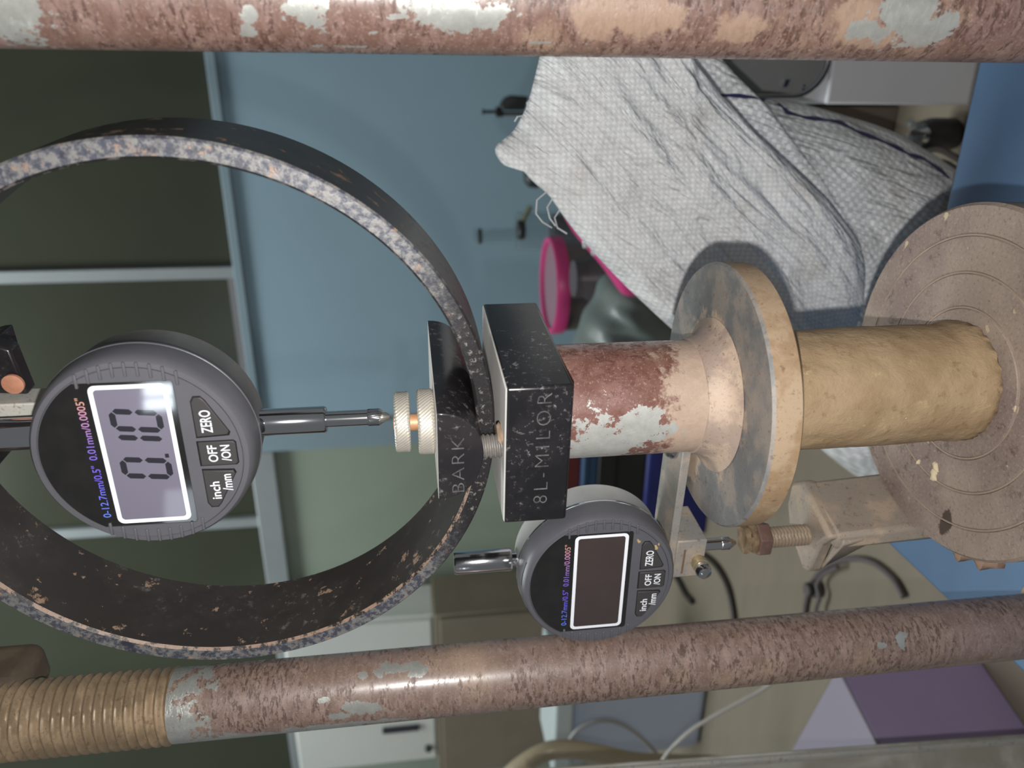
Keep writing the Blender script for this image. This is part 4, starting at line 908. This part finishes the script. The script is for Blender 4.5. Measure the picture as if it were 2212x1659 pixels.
def rr2(x0, x1, z0, z1, r, n=10):
    o = []
    for cx, cz, a in ((x1 - r, z1 - r, 0), (x0 + r, z1 - r, 90), (x0 + r, z0 + r, 180), (x1 - r, z0 + r, 270)):
        o += [(cx + r * math.cos(math.radians(a + 90 * k / n)), cz + r * math.sin(math.radians(a + 90 * k / n))) for k in range(n + 1)]
    return o
MB().prism(rr2(w0, w1, wz0, wz1, 26), YC + AD + 1.5, YC + AD + 5.9, 'y').obj('window', M['grey_dark'], root, b, bevel=.8)
o_, i_ = rr2(w0 - 3, w1 + 3, wz0 - 3.5, wz1 + 3, 28), rr2(w0 + .2, w1 - .2, wz0 + .2, wz1 - .2, 26); n = len(o_)
MB().add([(x, YC + AD - 1, z) for x, z in o_] + [(x, YC + AD - 1, z) for x, z in i_] + [(x, YC + AD + 5.8, z) for x, z in o_] + [(x, YC + AD + 5.8, z) for x, z in i_],
         [q for i in range(n) for j in [(i + 1) % n] for q in ((i, j, n + j, n + i), (2 * n + i, 3 * n + i, 3 * n + j, 2 * n + j), (i, 2 * n + i, 2 * n + j, j), (n + i, n + j, 3 * n + j, 3 * n + i))]).obj('window_rim', M['chrome_worn'], root, b, bevel=.8)
MB().prism([(ax(172, 1700), az(1694)), (ax(172, 1700), az(1704)), (ax(188, 1700), az(1694) - 1.5), (ax(188, 1700), az(1690))], YC + AD - 2, YC + AD + 1.4, 'y').obj('catch', M['chrome'], root, b)
for x, y in ((1738, 185), (1746, 192), (1736, 193)):
    MB().lathe([(0, 0), (1.2, 0), (1.0, 1.2), (0, 1.5)], 12, 'y', c=(ax(y, x), YC + AD + 1.4, az(x, y))).obj('glint_dot', M['chrome'], root, b)  # tiny chrome dots added as the glints beside the catch
q = hit(ROOM, 1960, 240, y=YC + 690); q2 = hit(ROOM, 1960, 480, y=YC + 690)
b = ((q[0] + q2[0]) / 2, YC + 700, TZ)
root = thing('shade_backdrop', 'added dull brown carton in shade between the grey appliance and the sack', 'carton', ROOM, b)  # brown block added for the shade on the bench beside the appliance
mc = plain('shade_brown', A(110, 98, 88, 1.0), .7, var=.06, vscale=14)
MB().box(q2[0], q[0] + 4, YC + 690, YC + 790, TZ, TZ + 190).obj('carton_side', mc, root, b, bevel=1.5)
MB().box(q2[0] - 1, q[0] + 5, YC + 689, YC + 791, TZ + 190.4, TZ + 194).obj('backdrop_cap', mc, root, b, bevel=.8)
# small black plug with clear tubes beside the machine base, and cables
p = hit(ROOM, 1992, 290, z=TZ + 30)
b = (p[0], p[1], TZ)
root = thing('black_plug', 'small black plug with clear prongs lying under the grey appliance', 'plug', ROOM, b)
MB().lathe([(0, TZ), (11, TZ), (13, TZ + 4), (13, TZ + 24), (10, TZ + 34), (0, TZ + 35)], 32, c=(p[0], p[1], 0)).obj('plug_body', plain('black_plastic', A(40, 38, 38, 1.0), .35), root, b)
for dx in (-5, 6): MB().tube([(p[0] + dx, p[1] - 6, TZ + 34), (p[0] + dx + 1, p[1] - 8, TZ + 46), (p[0] + dx + 3, p[1] - 14, TZ + 52)], 3.4, 12).obj('prong', M['glassware'], root, b)
MB().lathe([(0, TZ + 35), (6, TZ + 35), (5, TZ + 39), (0, TZ + 40)], 14, c=(p[0], p[1] - 12, 0)).obj('clip', M['chrome'], root, b)
cable('black_cable', 'upper of the two dark cables between sack and blue base', 'cable', [(1990, 330), (2025, 322), (2060, 338), (2095, 362), (2130, 400)], 2.6, M['black_rubber'], z=TZ + 28)
cable('black_cable', 'lower of the two dark cables between sack and blue base', 'cable', [(2000, 350), (2040, 352), (2070, 368), (2100, 376), (2140, 410)], 2.6, M['black_rubber'], z=TZ + 20)
